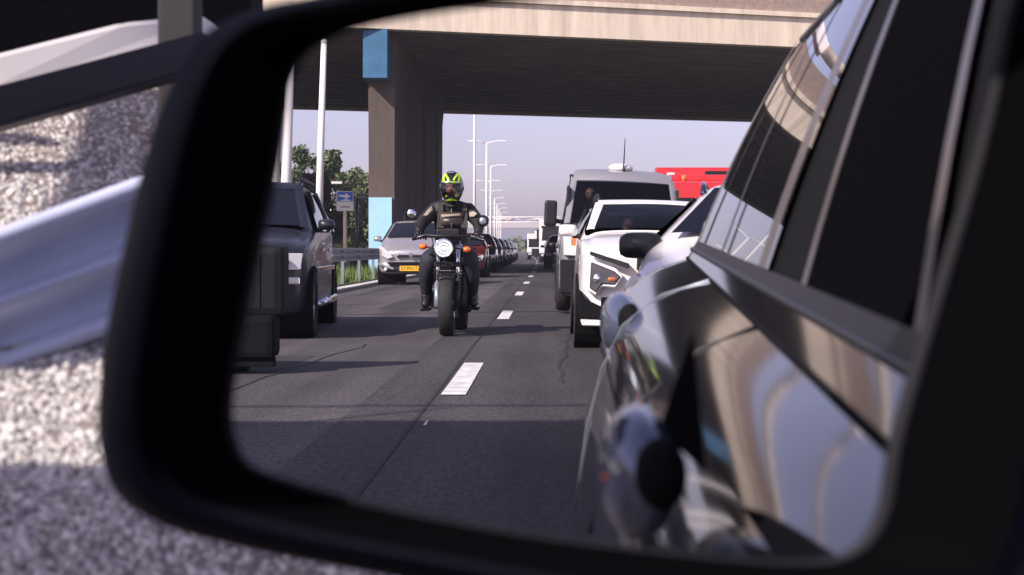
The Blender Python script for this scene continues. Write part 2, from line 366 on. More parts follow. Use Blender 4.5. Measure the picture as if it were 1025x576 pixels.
# ================================================================== GUARDRAIL (far, left of the road)
def wbeam(bm, pts, h0, h1, depth, side=1):
    prof = [(0, 0), (.02, .10), (-1, .22), (-1, .34), (-.1, .46), (-.1, .54), (-1, .66), (-1, .78), (.02, .9), (0, 1)]
    rows = []
    for q in pts:
        rows.append([bm.verts.new((q[0]-side*depth*a, q[1], q[2]+h0+(h1-h0)*f)) for a, f in prof])
    for r0, r1 in zip(rows, rows[1:]):
        for k in range(len(prof)-1): bm.faces.new((r0[k], r1[k], r1[k+1], r0[k+1]))
gr = thing('guardrail', 'grey steel guardrail running along the left verge under the blue pier panel', 'guardrail', (-5.85, 0, 0))
bm = bmesh.new(); wbeam(bm, [(curve_x(Y), Y, 0) for Y in range(16, 420, 6)], .68, 1.06, .09, -1); obj('beam', bm, M_galv, gr)
for k in range(60): boxo('post', (curve_x(18+k*4)-.1, 18+k*4, 0), (curve_x(18+k*4)-.02, 18.1+k*4, 1.0), M_galv, gr)

# ================================================================== TREES
def tree(px, top, Y, wd, lab, li, n=5200, base=1.5):
    p = Q(px, top, Y); H = p.z; t = thing('broadleaf_tree', lab, 'tree', (p.x, Y, 0), group='trees left of the road')
    bm = bmesh.new(); tube(bm, [(0, 0, 0), (.1, 0, H*.35), (-.05, .1, H*.62)], [.28, .2, .1], 8)
    for k in range(6):
        a = k*1.05+random.random(); z = H*random.uniform(.28, .5)
        tube(bm, [(0, 0, z), (math.cos(a)*wd*.3, math.sin(a)*wd*.3, z+H*.15), (math.cos(a)*wd*.5, math.sin(a)*wd*.5, z+H*.27)], [.1, .07, .03], 6)
    obj('trunk', bm, M_barkk, t, True)
    cl = []
    for k in range(26):
        f = random.random()**.8; z = base+(H-base)*f; ww = wd*(.45+.55*math.sin(math.pi*min(1, .15+f*.75)))*(1 if f < .8 else .45)
        a = random.random()*6.28; rr = ww*random.random()**.5*.8
        cl.append((Vector((math.cos(a)*rr, math.sin(a)*rr, z-.4)), random.uniform(.5, 1.0)*wd*.34))
    cl.append((Vector((0, 0, H-wd*.25)), wd*.25))
    vs, fs = [], []
    for k in range(n):
        c, r = random.choice(cl); d = Vector((random.gauss(0, 1), random.gauss(0, 1), random.gauss(0, .9))).normalized()*r*random.random()**.35
        q = c+d
        if q.z > H: q.z = H-random.random()*.4
        s = random.uniform(.10, .22); a = Vector((random.gauss(0, 1), random.gauss(0, 1), random.gauss(0, 1))).normalized(); b = a.cross(Vector((random.gauss(0, 1), random.gauss(0, 1), 1))).normalized()
        i = len(vs); vs += [q-a*s, q+b*s*.6, q+a*s, q-b*s*.6]; fs.append((i, i+1, i+2, i+3))
    pyobj('crown', vs, fs, M_leafs[li], t)
for a in ((301, 144, 118, 2.6, 'tall narrow dark tree beside the tall white mast', 0), (328, 150, 122, 2.6, 'second tall tree, just right of the tall white mast', 1),
          (278, 160, 110, 2.6, 'tree at the black mirror edge, half hidden by the frame', 1), (342, 172, 130, 2.8, 'bushy olive tree directly behind the blue sign', 2),
          (356, 167, 136, 2.8, 'round green tree right of the blue sign', 1), (370, 172, 130, 2.6, 'olive tree touching the brown pier', 2), (318, 172, 100, 2.2, 'lower dark tree above the dark pickup roof', 0),
          (250, 150, 120, 3.2, 'tree hidden mostly behind the black mirror frame', 0), (385, 178, 140, 3.2, 'tree behind the brown pier', 0)): tree(*a)
# far tree line
vs, fs = [], []
for k in range(9000):
    Y = random.uniform(560, 640); x = random.uniform(-260, 240); h = 2+9*abs(noise.noise(Vector((x*.02, 1, 0))))+3*random.random(); z = random.random()*h
    s = random.uniform(.6, 1.4); i = len(vs); a = random.random()*6
    vs += [(x-s, Y, z), (x, Y+s*math.sin(a), z+s), (x+s, Y, z+.2), (x, Y, z-s)]; fs.append((i, i+1, i+2, i+3))
g = pyobj('far_treeline', vs, fs, M_leafs[1]); g['kind'] = 'stuff'; tag(g, 'distant low line of trees at the horizon', 'trees')
# ================================================================== VEHICLES
def wheel(parent, x, y, r, wd, steel=False):
    bm = bmesh.new(); h = wd/2
    lathe(bm, [(-h*.6, r*.62), (-h, r*.72), (-h, r*.9), (-h*.7, r*.985), (0, r), (h*.7, r*.985), (h, r*.9), (h, r*.72), (h*.6, r*.62), (-h*.6, r*.62)], 'x', 28)
    tyre = obj('wheel', bm, M_tyre, parent, True, (x, y, r))
    bm = bmesh.new(); s = 1 if x > 0 else -1
    lathe(bm, [(s*h*.2, 0.001), (s*h*.5, r*.1), (s*h*.35, r*.16), (s*h*.35, r*.2)], 'x', 16)
    lathe(bm, [(s*h*.3, r*.54), (s*h*.75, r*.6), (s*h*.75, r*.66), (s*h*.2, r*.66)], 'x', 24)
    for k in range(5):
        a = k*2*math.pi/5; c, sn = math.cos(a), math.sin(a)
        q = [Vector((s*h*.4, c*r*.15-sn*o*r, sn*r*.15+c*o*r)) for o in (-.06, .06)]+[Vector((s*h*.4, c*r*.6-sn*o*r, sn*r*.6+c*o*r)) for o in (.09, -.09)]
        f = [bm.verts.new(v) for v in q]+[bm.verts.new(v-Vector((s*.03, 0, 0))) for v in q]
        for g_ in ((0, 1, 2, 3), (4, 7, 6, 5), (0, 4, 5, 1), (1, 5, 6, 2), (2, 6, 7, 3), (3, 7, 4, 0)): bm.faces.new([f[i] for i in g_])
    obj('rim', bm, M_rim, tyre)
    return tyre
def sect(y, zl, wl, zb, wb, zt, wt, cr=.03, sq=.5):   # one cross-section of the body, half outline from centre bottom to centre top
    zm = (zl+zb)/2; k = 1-sq
    return [(0, zl), (wl*.6, zl), (wl*.9, zl), (wl, zl+.10), (wb*1.0+(wl-wb)*.4, zm), (wb*1.0, zb-.03), (wb*.985, zb+.02),
            (wb+(wt-wb)*.5+.01, (zb+zt)/2), (wt, zt-.05), (wt*.93, zt-.005), (wt*.6, zt+cr*.6), (0, zt+cr)], y
def body(name, secs, m, parent, sweep=.12, sweepy=1.0, skip=(), sub=1):
    bm = bmesh.new(); rows = []
    L = secs[-1][1]
    for prof, y in secs:
        W = max(p[0] for p in prof); full = [(-x, z) for x, z in prof[::-1][:-1]]+[(x, z) for x, z in prof]
        full = full[:-0 or None]
        row = []
        for x, z in full[:]:
            yy = y+sweep*(x/.9)**2*max(0, 1-y/sweepy); row.append(bm.verts.new((x, yy, z)))
        rows.append(row)
    n = len(rows[0])
    # full runs: centre top (left) ... centre bottom ... centre top (right); close the loop
    for i in range(len(rows)-1):
        for k in range(n):
            a, b = k, (k+1) % n
            if (i, min(k, n-1-k)) in skip: continue
            if rows[i][a].co == rows[i][b].co: continue
            bm.faces.new((rows[i][a], rows[i][b], rows[i+1][b], rows[i+1][a]))
    for r in (rows[0], rows[-1]): bm.faces.new(r)
    bmesh.ops.remove_doubles(bm, verts=bm.verts, dist=.0005)
    bmesh.ops.recalc_face_normals(bm, faces=bm.faces)
    o = obj(name, bm, m, parent, True)
    if sub:
        s = o.modifiers.new('sub', 'SUBSURF'); s.levels = s.render_levels = sub
    return o
def sheet(name, pts, m, parent, bulge=(0, 0, 0), nu=6, nv=6, th=0):  # four-corner bulged panel
    a, b, c, d = [Vector(p) for p in pts]; B = Vector(bulge); vs, fs = [], []
    for j in range(nv+1):
        for i in range(nu+1):
            u, v = i/nu, j/nv; p = (a*(1-u)+b*u)*(1-v)+(d*(1-u)+c*u)*v
            vs.append(p+B*(4*u*(1-u))*(.6+.4*4*v*(1-v)))
    for j in range(nv):
        for i in range(nu): q = j*(nu+1)+i; fs.append((q, q+1, q+nu+2, q+nu+1))
    o = pyobj(name, vs, fs, m, parent, True)
    if th: s = o.modifiers.new('solid', 'SOLIDIFY'); s.thickness = th
    return o
def plate(parent, xc, z, w_, h_, y, m, txt, tm=M_ink):
    pl = boxo('licence_plate', (xc-w_/2, y-.012, z-h_/2), (xc+w_/2, y, z+h_/2), m, parent, .003)
    if txt:
        cu = bpy.data.curves.new('plate_text', 'FONT'); cu.body = txt; cu.size = h_*.95; cu.align_x = 'CENTER'; cu.align_y = 'CENTER'; cu.extrude = .001
        tmp = bpy.data.objects.new('tmp', cu); me = bpy.data.meshes.new_from_object(tmp); bpy.data.objects.remove(tmp); me.name = 'plate_text'; o = link('plate_text', me, tm, pl); o.location = (xc, y-.015, z); o.rotation_euler = (R(90), 0, 0)
def mirror_pair(parent, x, y, z, m, w_=.22, h_=.14, sides=(-1, 1), dark=None):
    for s in sides:
        bm = bmesh.new(); sphere(bm, (s*(x+w_*.55), y, z), 1, 16, 10, (w_*.55, .09, h_*.55))
        for v in bm.verts:
            if v.co.y > y+.03: v.co.y = y+.03
            dx, dz = (v.co.x-s*(x+w_*.55))/(w_*.55), (v.co.z-z)/(h_*.55); k = (dx*dx+dz*dz)**.5
            if k > 1e-4:
                e = k/max(1e-4, (dx**4+dz**4)**.25); v.co.x = s*(x+w_*.55)+dx*e*w_*.5; v.co.z = z+dz*e*h_*.5*(1 if dz > 0 else .85)
        o = obj('door_mirror', bm, m, parent, True); tubeo('mirror_arm', [(s*(x-.03), y+.02, z-h_*.4), (s*(x+w_*.3), y, z-h_*.35)], .025, M_blk, o, 8)
def person(parent_loc, s, skin=M_skin, cloth=M_fab, lab='', glasses=True, cap=False):
    """seated driver, head and torso down to the lap; arms reach forward to the wheel"""
    t = thing('person', lab, 'person', parent_loc); t.scale = (s, s, s)
    vs = [(0, 0, 0), (0, .02, .28), (0, 0, .48), (0, -.01, .56), (0, -.02, .66), (-.19, 0, .46), (.19, 0, .46), (-.25, -.15, .2), (.25, -.15, .2), (-.17, -.4, .28), (.17, -.4, .28)]
    es = [(0, 1), (1, 2), (2, 3), (3, 4), (2, 5), (2, 6), (5, 7), (6, 8), (7, 9), (8, 10)]
    rad = [.17, .16, .12, .06, .06, .08, .08, .05, .05, .04, .04]
    skinned('torso', vs, es, rad, cloth, t)
    bm = bmesh.new(); hv = sphere(bm, (0, -.03, .70), 1, 20, 14, (.082, .098, .115))
    for v in bm.verts:
        if v.co.z < .66: v.co.x *= .9
        if v.co.y < -.11 and abs(v.co.x) < .018 and .66 < v.co.z < .71: v.co.y -= .022
    h = obj('head', bm, skin, t, True)
    for sx in (-1, 1): sphereo('ear', (sx*.082, -.02, .695), .022, skin, h, (.4, .8, 1.2), 8, 6)
    boxo('mouth', (-.02, -.118, .638), (.02, -.112, .643), M_dred(), h)
    sphereo('hair', (0, 0, .735), .1, M_fabg, t, (.84, .93, .98))
    if glasses:
        for sx in (-1, 1): sphereo('glasses_lens', (sx*.032, -.122, .712), .021, M_dglass, h, (1, .3, .6), 10, 6)
        boxo('glasses_bridge', (-.06, -.125, .716), (.06, -.119, .721), M_blk, h)
    return t
def M_dred(): return mat('lips', (.35, .12, .1), .6)
def skinned(name, vs, es, rad, m, parent, sub=2, root=0):
    me = bpy.data.meshes.new(name); me.from_pydata([tuple(v) for v in vs], es, []); me.update()
    o = link(name, me, m, parent)
    md = o.modifiers.new('skin', 'SKIN'); md.use_smooth_shade = True
    for i, r in enumerate(rad):
        sv = me.skin_vertices[0].data[i]; sv.radius = (r, r) if not isinstance(r, tuple) else r; sv.use_root = (i == root)
    s = o.modifiers.new('sub', 'SUBSURF'); s.levels = s.render_levels = sub
    return o

def car(lab, loc, W=.88, L=4.2, H=1.5, m=P_black, yaw=0, hood=.82, cowl=1.0, zb=.92, glass=M_dglass, detail=1, plate_m=M_yel, txt='', group='cars', head='oval', name='parked_car', cat='car', rails=False, wt=.60, scale=1, see=False, cy=.95, wr=.31, mirrors=True, cladding=False, roll=0, noseblunt=0, mirror_m=None):
    t = thing(name, lab, cat, loc, (0, roll, yaw), group); t.scale = (scale,)*3
    zl = .22+.02
    ry0 = cy+.75; ry1 = L-.75
    secs = [sect(0, zl+.14, W*.74, hood*.72, W*.74, hood*.86, W*.62), sect(.10, zl+.03, W*.90, hood*.84, W*.90, hood*.95, W*.76), sect(.32, zl, W*.97, hood*.92, W*.955, hood+.0, W*.82),
            sect(cy*.62, zl, W, hood*.98, W*.97, hood+.06, W*.83), sect(cy, zl, W, cowl-.10, W*.97, cowl, W*.84), sect(cy+.04, zl, W, cowl-.08, W*.97, cowl+.03, W*.84),
            sect(ry0, zl, W, zb+.03, W*.97, H-.03, wt), sect(ry0+.3, zl, W, zb+.04, W*.97, H, wt+.01), sect((ry0+ry1)/2+.3, zl, W, zb+.05, W*.97, H, wt), sect(ry1, zl, W, zb+.06, W*.96, H-.06, wt-.03),
            sect(L-.25, zl+.03, W*.97, zb+.06, W*.92, zb+.16, W*.72), sect(L, zl+.14, W*.84, zb-.1, W*.84, zb, W*.7)]
    skip = set()
    if see:
        for k in range(0, 4): skip.add((5, k))
    body('body', secs, m, t, .16, cy, skip, 2 if see else 1)
    # windscreen and side glass, 1 cm proud of the body
    wsy = lambda f: cy+.04+f*(ry0-cy-.04)-.012
    wsz = lambda f: cowl+.03+f*(H-.06-cowl)+.022
    ws = sheet('windscreen', [(-W*.79, wsy(.03), wsz(.03)), (W*.79, wsy(.03), wsz(.03)), (wt*.88, wsy(.88), wsz(.88)), (-wt*.88, wsy(.88), wsz(.88))], glass, t, (0, -.05, .03), 10, 6)
    for s in (-1, 1):
        y0, y1, yr = cy+.32, L-.75, ry0+.1
        q = [(s*(W*.975+.012), y0, zb+.05), (s*(W*.975+.012), y1+.1, zb+.07), (s*(wt+.045), ry1-.15, H-.10), (s*(wt+.045), yr, H-.09)]
        sheet('side_window', q, M_dglass, t, (s*.035, 0, 0), 8, 4)
        if detail: tubeo('door_pillar', [(s*(W*.98+.03), (y0+y1)/2, zb+.06), (s*(wt+.085), (y0+y1)/2+.1, H-.09)], .025, M_blk, t, 6)
    if see:
        sheet('roof_header', [(-wt*.99, wsy(.86), wsz(.86)), (wt*.99, wsy(.86), wsz(.86)), (wt*.97, ry0+.04, H-.0), (-wt*.97, ry0+.04, H-.0)], m, t, (0, -.045, .03), 10, 3)
        for s in (-1, 1): sheet('front_pillar', [(s*W*.78, wsy(0), wsz(0)), (s*W*.88, wsy(0)+.03, wsz(0)-.01), (s*wt*1.02, wsy(1)+.02, wsz(1)-.02), (s*wt*.87, wsy(.95), wsz(.95))], m, t, (0, -.01, .01), 3, 4)
        boxo('cabin', (-W*.78, ry0+.55, .35), (W*.78, ry0+.60, H-.12), M_seat, t)
        boxo('dashboard', (-W*.78, cy+.06, .6), (W*.78, cy+.35, cowl-.02), M_blk, t, .03)
        boxo('cabin_side', (-W*.80, cy+.2, .4), (-W*.78, ry0+.55, zb), M_seat, t); boxo('cabin_side', (W*.78, cy+.2, .4), (W*.80, ry0+.55, zb), M_seat, t)
        boxo('headlining', (-wt*.85, ry0+.05, H-.075), (wt*.85, ry0+.6, H-.06), M_seat, t)
        for sx in (-1, 1): boxo('headrest', (sx*.36-.12, ry0+.25, cowl+.0), (sx*.36+.12, ry0+.33, cowl+.2), M_seat, t, .03)
        boxo('mirror', (-.11, ry0-.12, H-.16), (.11, ry0-.1, H-.09), M_blkm, t, .01)
    for s in (-1, 1):
        wheel(t, s*(W-.10), .78 if cy < 1.3 else .8, wr, .21); wheel(t, s*(W-.10), L-.75, wr, .21)
        for wy_ in (.78, L-.75):
            bm = bmesh.new(); lathe(bm, [(s*(W*.5), wr+.055), (s*(W+.004), wr+.055), (s*(W+.004), wr-.02)], 'x', 24, (0, wy_, wr)); obj('wheel_arch', bm, M_blkm, t)
        if head == 'oval':
            pl = [(.50, hood*.70), (.60, hood*.66), (.74, hood*.72), (.80, hood*.86), (.74, hood*.90), (.58, hood*.84)]
        elif head == 'rect':
            pl = [(.50, hood*.70), (.78, hood*.70), (.80, hood*.86), (.52, hood*.86)]
        elif head == 'slim':
            pl = [(.42, hood*.76), (.76, hood*.74), (.80, hood*.86), (.46, hood*.84)]
        else: pl = None
        if pl:
            pl = [(x*W/.88, z) for x, z in pl]
            prism('headlight', pl, -.035, .30, M_lens, t, .20, s < 0, .006)
            bm = bmesh.new(); sphere(bm, (s*.63*W/.88, .03, hood*.775), .05, 12, 8); obj('lamp_bulb', bm, M_lensd, t, True)
        if mirrors: mirror_pair(t, W*.97, cy+.35, zb+.12, mirror_m or m, .2, .14, (s,))
        if rails: tubeo('roof_rail', [(s*wt*.95, ry0+.1, H), (s*wt*.97, ry0+.3, H+.06), (s*wt*.97, ry1-.2, H+.06), (s*wt*.95, ry1, H)], .022, M_blk, t, 8)
    if head != 'custom':
        prism('grille', [(-.42, hood*.76), (.42, hood*.76), (.48, hood*.85), (-.48, hood*.85)], -.02, .2, M_blk, t, .16)
        prism('grille_bar', [(-.42, hood*.795), (.42, hood*.795), (.44, hood*.815), (-.44, hood*.815)], -.045, .1, M_chr, t, .16)
        prism('lower_intake', [(-.55, .30), (.55, .30), (.62, .43), (-.62, .43)], -.025, .2, M_blkm, t, .16)
        if plate_m: plate(t, 0, .47, .52, .11, -.04, plate_m, txt)
    return t
QC = 'dark cars queuing in the left lane'
# silver hatchback
sl = car('silver hatchback with a yellow plate waiting behind the motorcyclist, beside the pier', ((411-VX)/FOC*45.5, 45.5, 0), .86, 4.0, 1.50, P_silver, hood=.86, cowl=1.04, zb=.95, head='custom', scale=1.15, txt='', plate_m=None, group='cars waiting in the left lane', wt=.60, cy=.85, wr=.30)
sl.scale = (1.16, 1.16, 1.24)
for s in (-1, 1):
    prism('headlight', [(.44, .64), (.58, .60), (.76, .70), (.80, .90), (.70, .88), (.52, .74)], -.04, .32, M_lens, sl, .20, s < 0, .008)
    prism('headlight_amber', [(.72, .72), (.77, .73), (.79, .84), (.75, .83)], -.055, .2, M_fabp, sl, .20, s < 0)
    prism('bumper_wing', [(.42, .345), (.82, .47), (.80, .52), (.42, .40)], -.06, .2, P_silver, sl, .16, s < 0, .01)
    sphereo('fog_lamp', (s*.62, .02, .36), .05, M_lens, sl)
prism('grille', [(-.36, .645), (.36, .645), (.30, .70), (-.30, .70)], -.03, .2, M_blk, sl, .16)
prism('grille_bar', [(-.34, .665), (.34, .665), (.32, .68), (-.32, .68)], -.05, .1, M_chr, sl, .16)
prism('badge', [(-.04, .66), (0, .64), (.04, .66), (.045, .72), (0, .755), (-.045, .72)], -.06, .04, M_chr, sl)
prism('lower_intake', [(-.50, .42), (.50, .42), (.58, .53), (-.58, .53)], -.045, .2, M_blkm, sl, .16)
prism('intake_lower_lip', [(-.62, .30), (.62, .30), (.60, .335), (-.60, .335)], -.05, .2, M_blkm, sl, .16)
plate(sl, 0, .385, .54, .12, -.07, M_yel, '57-RN-TZ')
tubeo('roof_aerial', [(-.30, 1.6, 1.5), (-.32, 1.75, 1.75)], .012, M_blk, sl, 6)
# queue behind it
qs = [(57.5, -3.1, P_dred, 'dark red car directly behind the rider, right of the silver hatchback', .88, 1.62, 'oval'),
      (72, -3.25, P_dgrey, 'dark grey tall car second behind the motorcyclist in the left queue', .92, 1.75, 'rect'),
      (84, -3.35, P_sblue, 'pale silver-blue car with bright slim lamps third behind the motorcyclist', .92, 1.7, 'slim'),
      (97, -3.4, P_nblue, 'navy car fourth in the left queue under the overpass', .9, 1.7, 'oval'),
      (111, -3.5, P_black, 'small black car where the left queue leaves the overpass shade', .9, 1.75, 'slim'),
      (127, -3.6, P_dgrey, 'dark estate car far up the left queue', .9, 1.7, 'rect'),
      (145, -3.8, P_silver, 'pale silver car far up the left queue past the dark cars', .9, 1.75, 'oval'),
      (166, -4.1, P_nblue, 'tiny navy car at the far end of the left queue', .9, 1.8, 'oval'),
      (190, -4.7, P_white, 'tiny white car at the far end of the left queue', .9, 1.9, 'rect')]
for (Y, x, m, lab, W, H, hd) in qs:
    car(lab, (x, Y, 0), W, 4.3, H, m, hood=.92, cowl=1.1, zb=1.02, head=hd, detail=1 if Y < 100 else 0, group='cars waiting in the left lane', wr=.34, plate_m=M_yel, mirrors=True)
# dark SUV at left
sv = car('dark blue-grey off-roader in the left lane, cut by the mirror edge', (-3.58, 17.6, 0), .95, 5.2, 1.82, P_blueg, hood=1.12, cowl=1.22, zb=1.18, head='rect', rails=True, glass=glassmat('suv_windscreen', (.12, .14, .18), .12), wt=.70, cy=1.2, wr=.38, group='cars waiting in the left lane', cladding=True, see=True, yaw=R(4), plate_m=None)
prism('bumper_bar', [(.30, .62), (.84, .62), (.84, .70), (.30, .70)], -.10, .15, M_chr, sv, .16, False, .01)
for s in (1,): 
    for k in range(2): boxo('door_handle', (.945, 1.9+k*1.1, .98), (.975, 2.1+k*1.1, 1.02), M_chr, sv, .006)
    tubeo('side_step', [(.95, 1.25, .36), (.97, 4.1, .36)], .05, M_chr, sv)
boxo('reflecting_trim', (.925, 1.2, .74), (.965, 4.2, .80), M_chr, sv, .01)
# black trailer corner in front of it
M_trl = mat('trailer_plastic', (.010, .010, .012), .7, spec=.2)
t = thing('trailer', 'black box trailer corner at the mirror edge in front of the dark off-roader', 'trailer', (-3.0, 12.75, 0))
boxo('cargo_box', (-1.2, .25, .46), (.845, .62, 1.04), M_trl, t, .07)
for k in range(6): boxo('panel_rib', (-.2+k*.17, .24, .54), (-.19+k*.17, .25, .96), M_trl, t)
boxo('chassis', (-1.2, .05, .13), (.80, .42, .47), M_blkm, t, .05); boxo('bumper', (-1.2, .1, .06), (.80, .2, .14), M_blkm, t, .01)
wheel(t, .45, .42, .26, .2); wheel(t, -.95, .42, .26, .2)
sphereo('marker_lamp', (.72, .22, .40), .03, M_red, t); sphereo('marker_lamp', (.2, .03, .33), .03, M_orange, t)

# ---- grey van
vn = None; vn = thing('van', 'grey panel van with a driver in sunglasses behind the white crossover', 'van', (1.10, 24.4, 0), (0, R(2.6), 0))
vn.scale = (1.0, 1, 1.045)
W = .98
vs_ = [sect(0, .30, W*.80, .86, W*.80, .98, W*.72), sect(.10, .24, W*.93, .98, W*.93, 1.10, W*.80), sect(.35, .22, W*.98, 1.08, W*.97, 1.22, W*.84), sect(.62, .22, W, 1.15, W*.98, 1.30, W*.88),
       sect(.68, .22, W, 1.16, W*.98, 1.33, W*.89), sect(1.30, .22, W, 1.25, W*.99, 2.08, W*.80), sect(1.55, .22, W, 1.25, W*.99, 2.20, W*.80), sect(3, .22, W, 1.3, W, 2.24, W*.82), sect(5.3, .22, W, 1.3, W, 2.24, W*.82), sect(5.4, .22, W*.98, 1.3, W*.98, 2.2, W*.8)]
sk = set()
for k in range(0, 4): sk.add((4, k))
body('body', vs_, P_grey, vn, .14, .7, sk)
sheet('windscreen', [(-W*.84, .66, 1.34), (W*.84, .66, 1.34), (W*.75, 1.215, 2.0), (-W*.75, 1.215, 2.0)], glassmat('van_windscreen', (.34, .38, .38), .0), vn, (0, -.10, .02), 12, 6)
sheet('roof_header', [(-W*.80, 1.22, 1.98), (W*.80, 1.22, 1.98), (W*.80, 1.33, 2.14), (-W*.80, 1.33, 2.14)], P_grey, vn, (0, -.10, .02), 10, 3)
for s in (-1, 1): sheet('front_pillar', [(s*W*.83, .65, 1.32), (s*W*.93, .70, 1.32), (s*W*.84, 1.30, 2.06), (s*W*.74, 1.23, 2.0)], P_grey, vn, (0, -.02, 0), 3, 4)
boxo('cabin', (-W*.86, 2.0, .4), (W*.86, 2.05, 2.12), M_seat, vn); boxo('dashboard', (-W*.86, .72, .9), (W*.86, 1.1, 1.36), M_blk, vn, .05)
boxo('headlining', (-W*.74, 1.36, 2.09), (W*.74, 2.0, 2.12), M_seat, vn); boxo('cabin_side', (-W*.9, .9, .5), (-W*.87, 2.0, 1.9), M_seat, vn); boxo('cabin_side', (W*.87, .9, .5), (W*.9, 2.0, 1.9), M_seat, vn)
for sx in (-1, 1): boxo('seat', (sx*.45-.25, 1.7, .9), (sx*.45+.25, 1.85, 1.62), M_seat, vn, .06)
prism('paper', [(-.62, 1.355), (-.18, 1.42), (-.10, 1.50), (-.60, 1.40)], .78, .02, M_wplate, vn)
for s in (-1, 1):
    prism('headlight', [(.62, .84), (.90, .84), (.93, 1.20), (.84, 1.22), (.68, 1.04)], -.05, .30, M_lens, vn, .14, s < 0, .01)
    prism('turn_lamp', [(.66, 1.00), (.80, 1.00), (.80, 1.10), (.72, 1.10)], -.065, .04, M_orange, vn, .14, s < 0)
    wheel(vn, s*(W-.11), .85, .37, .23); wheel(vn, s*(W-.11), 4.3, .37, .23)
    bm = bmesh.new(); box(bm, (s*1.13-.10, .78, 1.27), (s*1.13+.10, .95, 1.66), .04); mo = obj('wing_mirror', bm, M_blk, vn)
    tubeo('mirror_arm', [(s*.9, .95, 1.34), (s*1.13, .88, 1.36)], .035, M_blk, mo)
    sheet('side_window', [(s*(W*.995+.01), 1.2, 1.30), (s*(W*.995+.01), 2.3, 1.30), (s*(W*.83+.02), 2.3, 2.05), (s*(W*.83+.02), 1.62, 2.05)], M_dglass, vn, (s*.01, 0, 0))
prism('bumper', [(-.93, .28), (.93, .28), (.95, .78), (-.95, .78)], -.08, .35, M_blk, vn, .14, False, .02)
prism('grille', [(-.5, .86), (.5, .86), (.56, 1.02), (-.56, 1.02)], -.05, .2, M_blk, vn, .14); prism('grille_bar', [(-.5, .93), (.5, .93), (.5, .95), (-.5, .95)], -.07, .1, M_chr, vn, .14)
boxo('wiper', (-.70, .60, 1.325), (.1, .63, 1.345), M_blk, vn); boxo('wiper', (.15, .60, 1.325), (.8, .63, 1.345), M_blk, vn)
plate(vn, 0, .55, .52, .11, -.09, M_yel, '')
sphereo('roof_beacon', (-.02+.0, 1.75, 2.24), .17, P_white, vn, (1.2, 1, .45)); tubeo('aerial', [(.02, 1.45, 2.2), (.02, 1.55, 2.22), (.03, 1.7, 2.7)], [.03, .012, .006], M_blk, vn, 6)
person((1.10-.42, 25.8, 1.20), 1.0, cloth=M_fab, lab='van driver in dark sunglasses and dark top behind the windscreen')

# ---- white crossover SUV
wx, wy = 1.11, 15.7
ws = car('white crossover with dark angular headlamps in front of the grey van', (wx, wy, 0), .84, 4.2, 1.53, P_white, hood=1.06, cowl=1.15, zb=1.06, head='custom', glass=G_dark, see=True, rails=True, wt=.62, cy=1.0, wr=.34, roll=R(1.5), cladding=True, group='white cars beside the lane line', plate_m=None, mirror_m=P_white)
for s in (-1, 1):
    prism('headlight_surround', [(0.734, 0.896), (0.742, 0.584), (0.654, 0.536), (0.59, 0.624), (0.462, 0.616), (0.39, 0.728), (0.462, 0.808)], -.055, .25, P_white, ws, .17, s < 0, .012)
    prism('headlight', [(0.71, 0.866), (0.719, 0.608), (0.65, 0.565), (0.599, 0.655), (0.478, 0.651), (0.418, 0.729), (0.478, 0.78)], -.075, .25, M_lensd, ws, .17, s < 0, .01)
    bm = bmesh.new(); lathe(bm, [(-.01, .001), (-.005, .035), (.0, .04), (-.006, .052), (.01, .056)], 'y', 24, (s*.63, .0, .70)); obj('projector_lamp', bm, M_chr, ws, True); sphereo('turn_lamp', (s*.50, -.035, .70), .035, mat('amber_glass', (.42, .14, .04), .2, 0, 1), ws, (1.3, .4, .7))
    prism('hood_slot', [(.34, .81), (.72, .93), (.72, .97), (.34, .86)], -.075, .12, M_blk, ws, .17, s < 0, .005)
    prism('side_cladding', [(.56, .31), (.80, .31), (.82, .60), (.76, .50), (.58, .42)], -.05, .30, M_blkm, ws, .17, s < 0, .01)
prism('lower_intake', [(-.60, .32), (.60, .32), (.60, .52), (-.60, .52)], -.04, .2, M_blkm, ws, .17, False, .01)
prism('bumper_strip', [(-.78, .235), (.78, .235), (.80, .295), (-.80, .295)], -.07, .25, P_white, ws, .17, False, .01)
prism('grille', [(-.26, .80), (.26, .80), (.26, .93), (-.26, .93)], -.06, .1, M_blk, ws, .17)
plate(ws, 0, .62, .52, .11, -.06, M_yel, '')
boxo('sun_band', (-.50, 1.58, 1.36), (.50, 1.59, 1.40), mat('green_tint', (.10, .17, .13), .3), ws)
person((wx-.22, wy+1.85, .66), .86, cloth=M_jean, lab='driver of the white crossover, barely visible behind the windscreen')

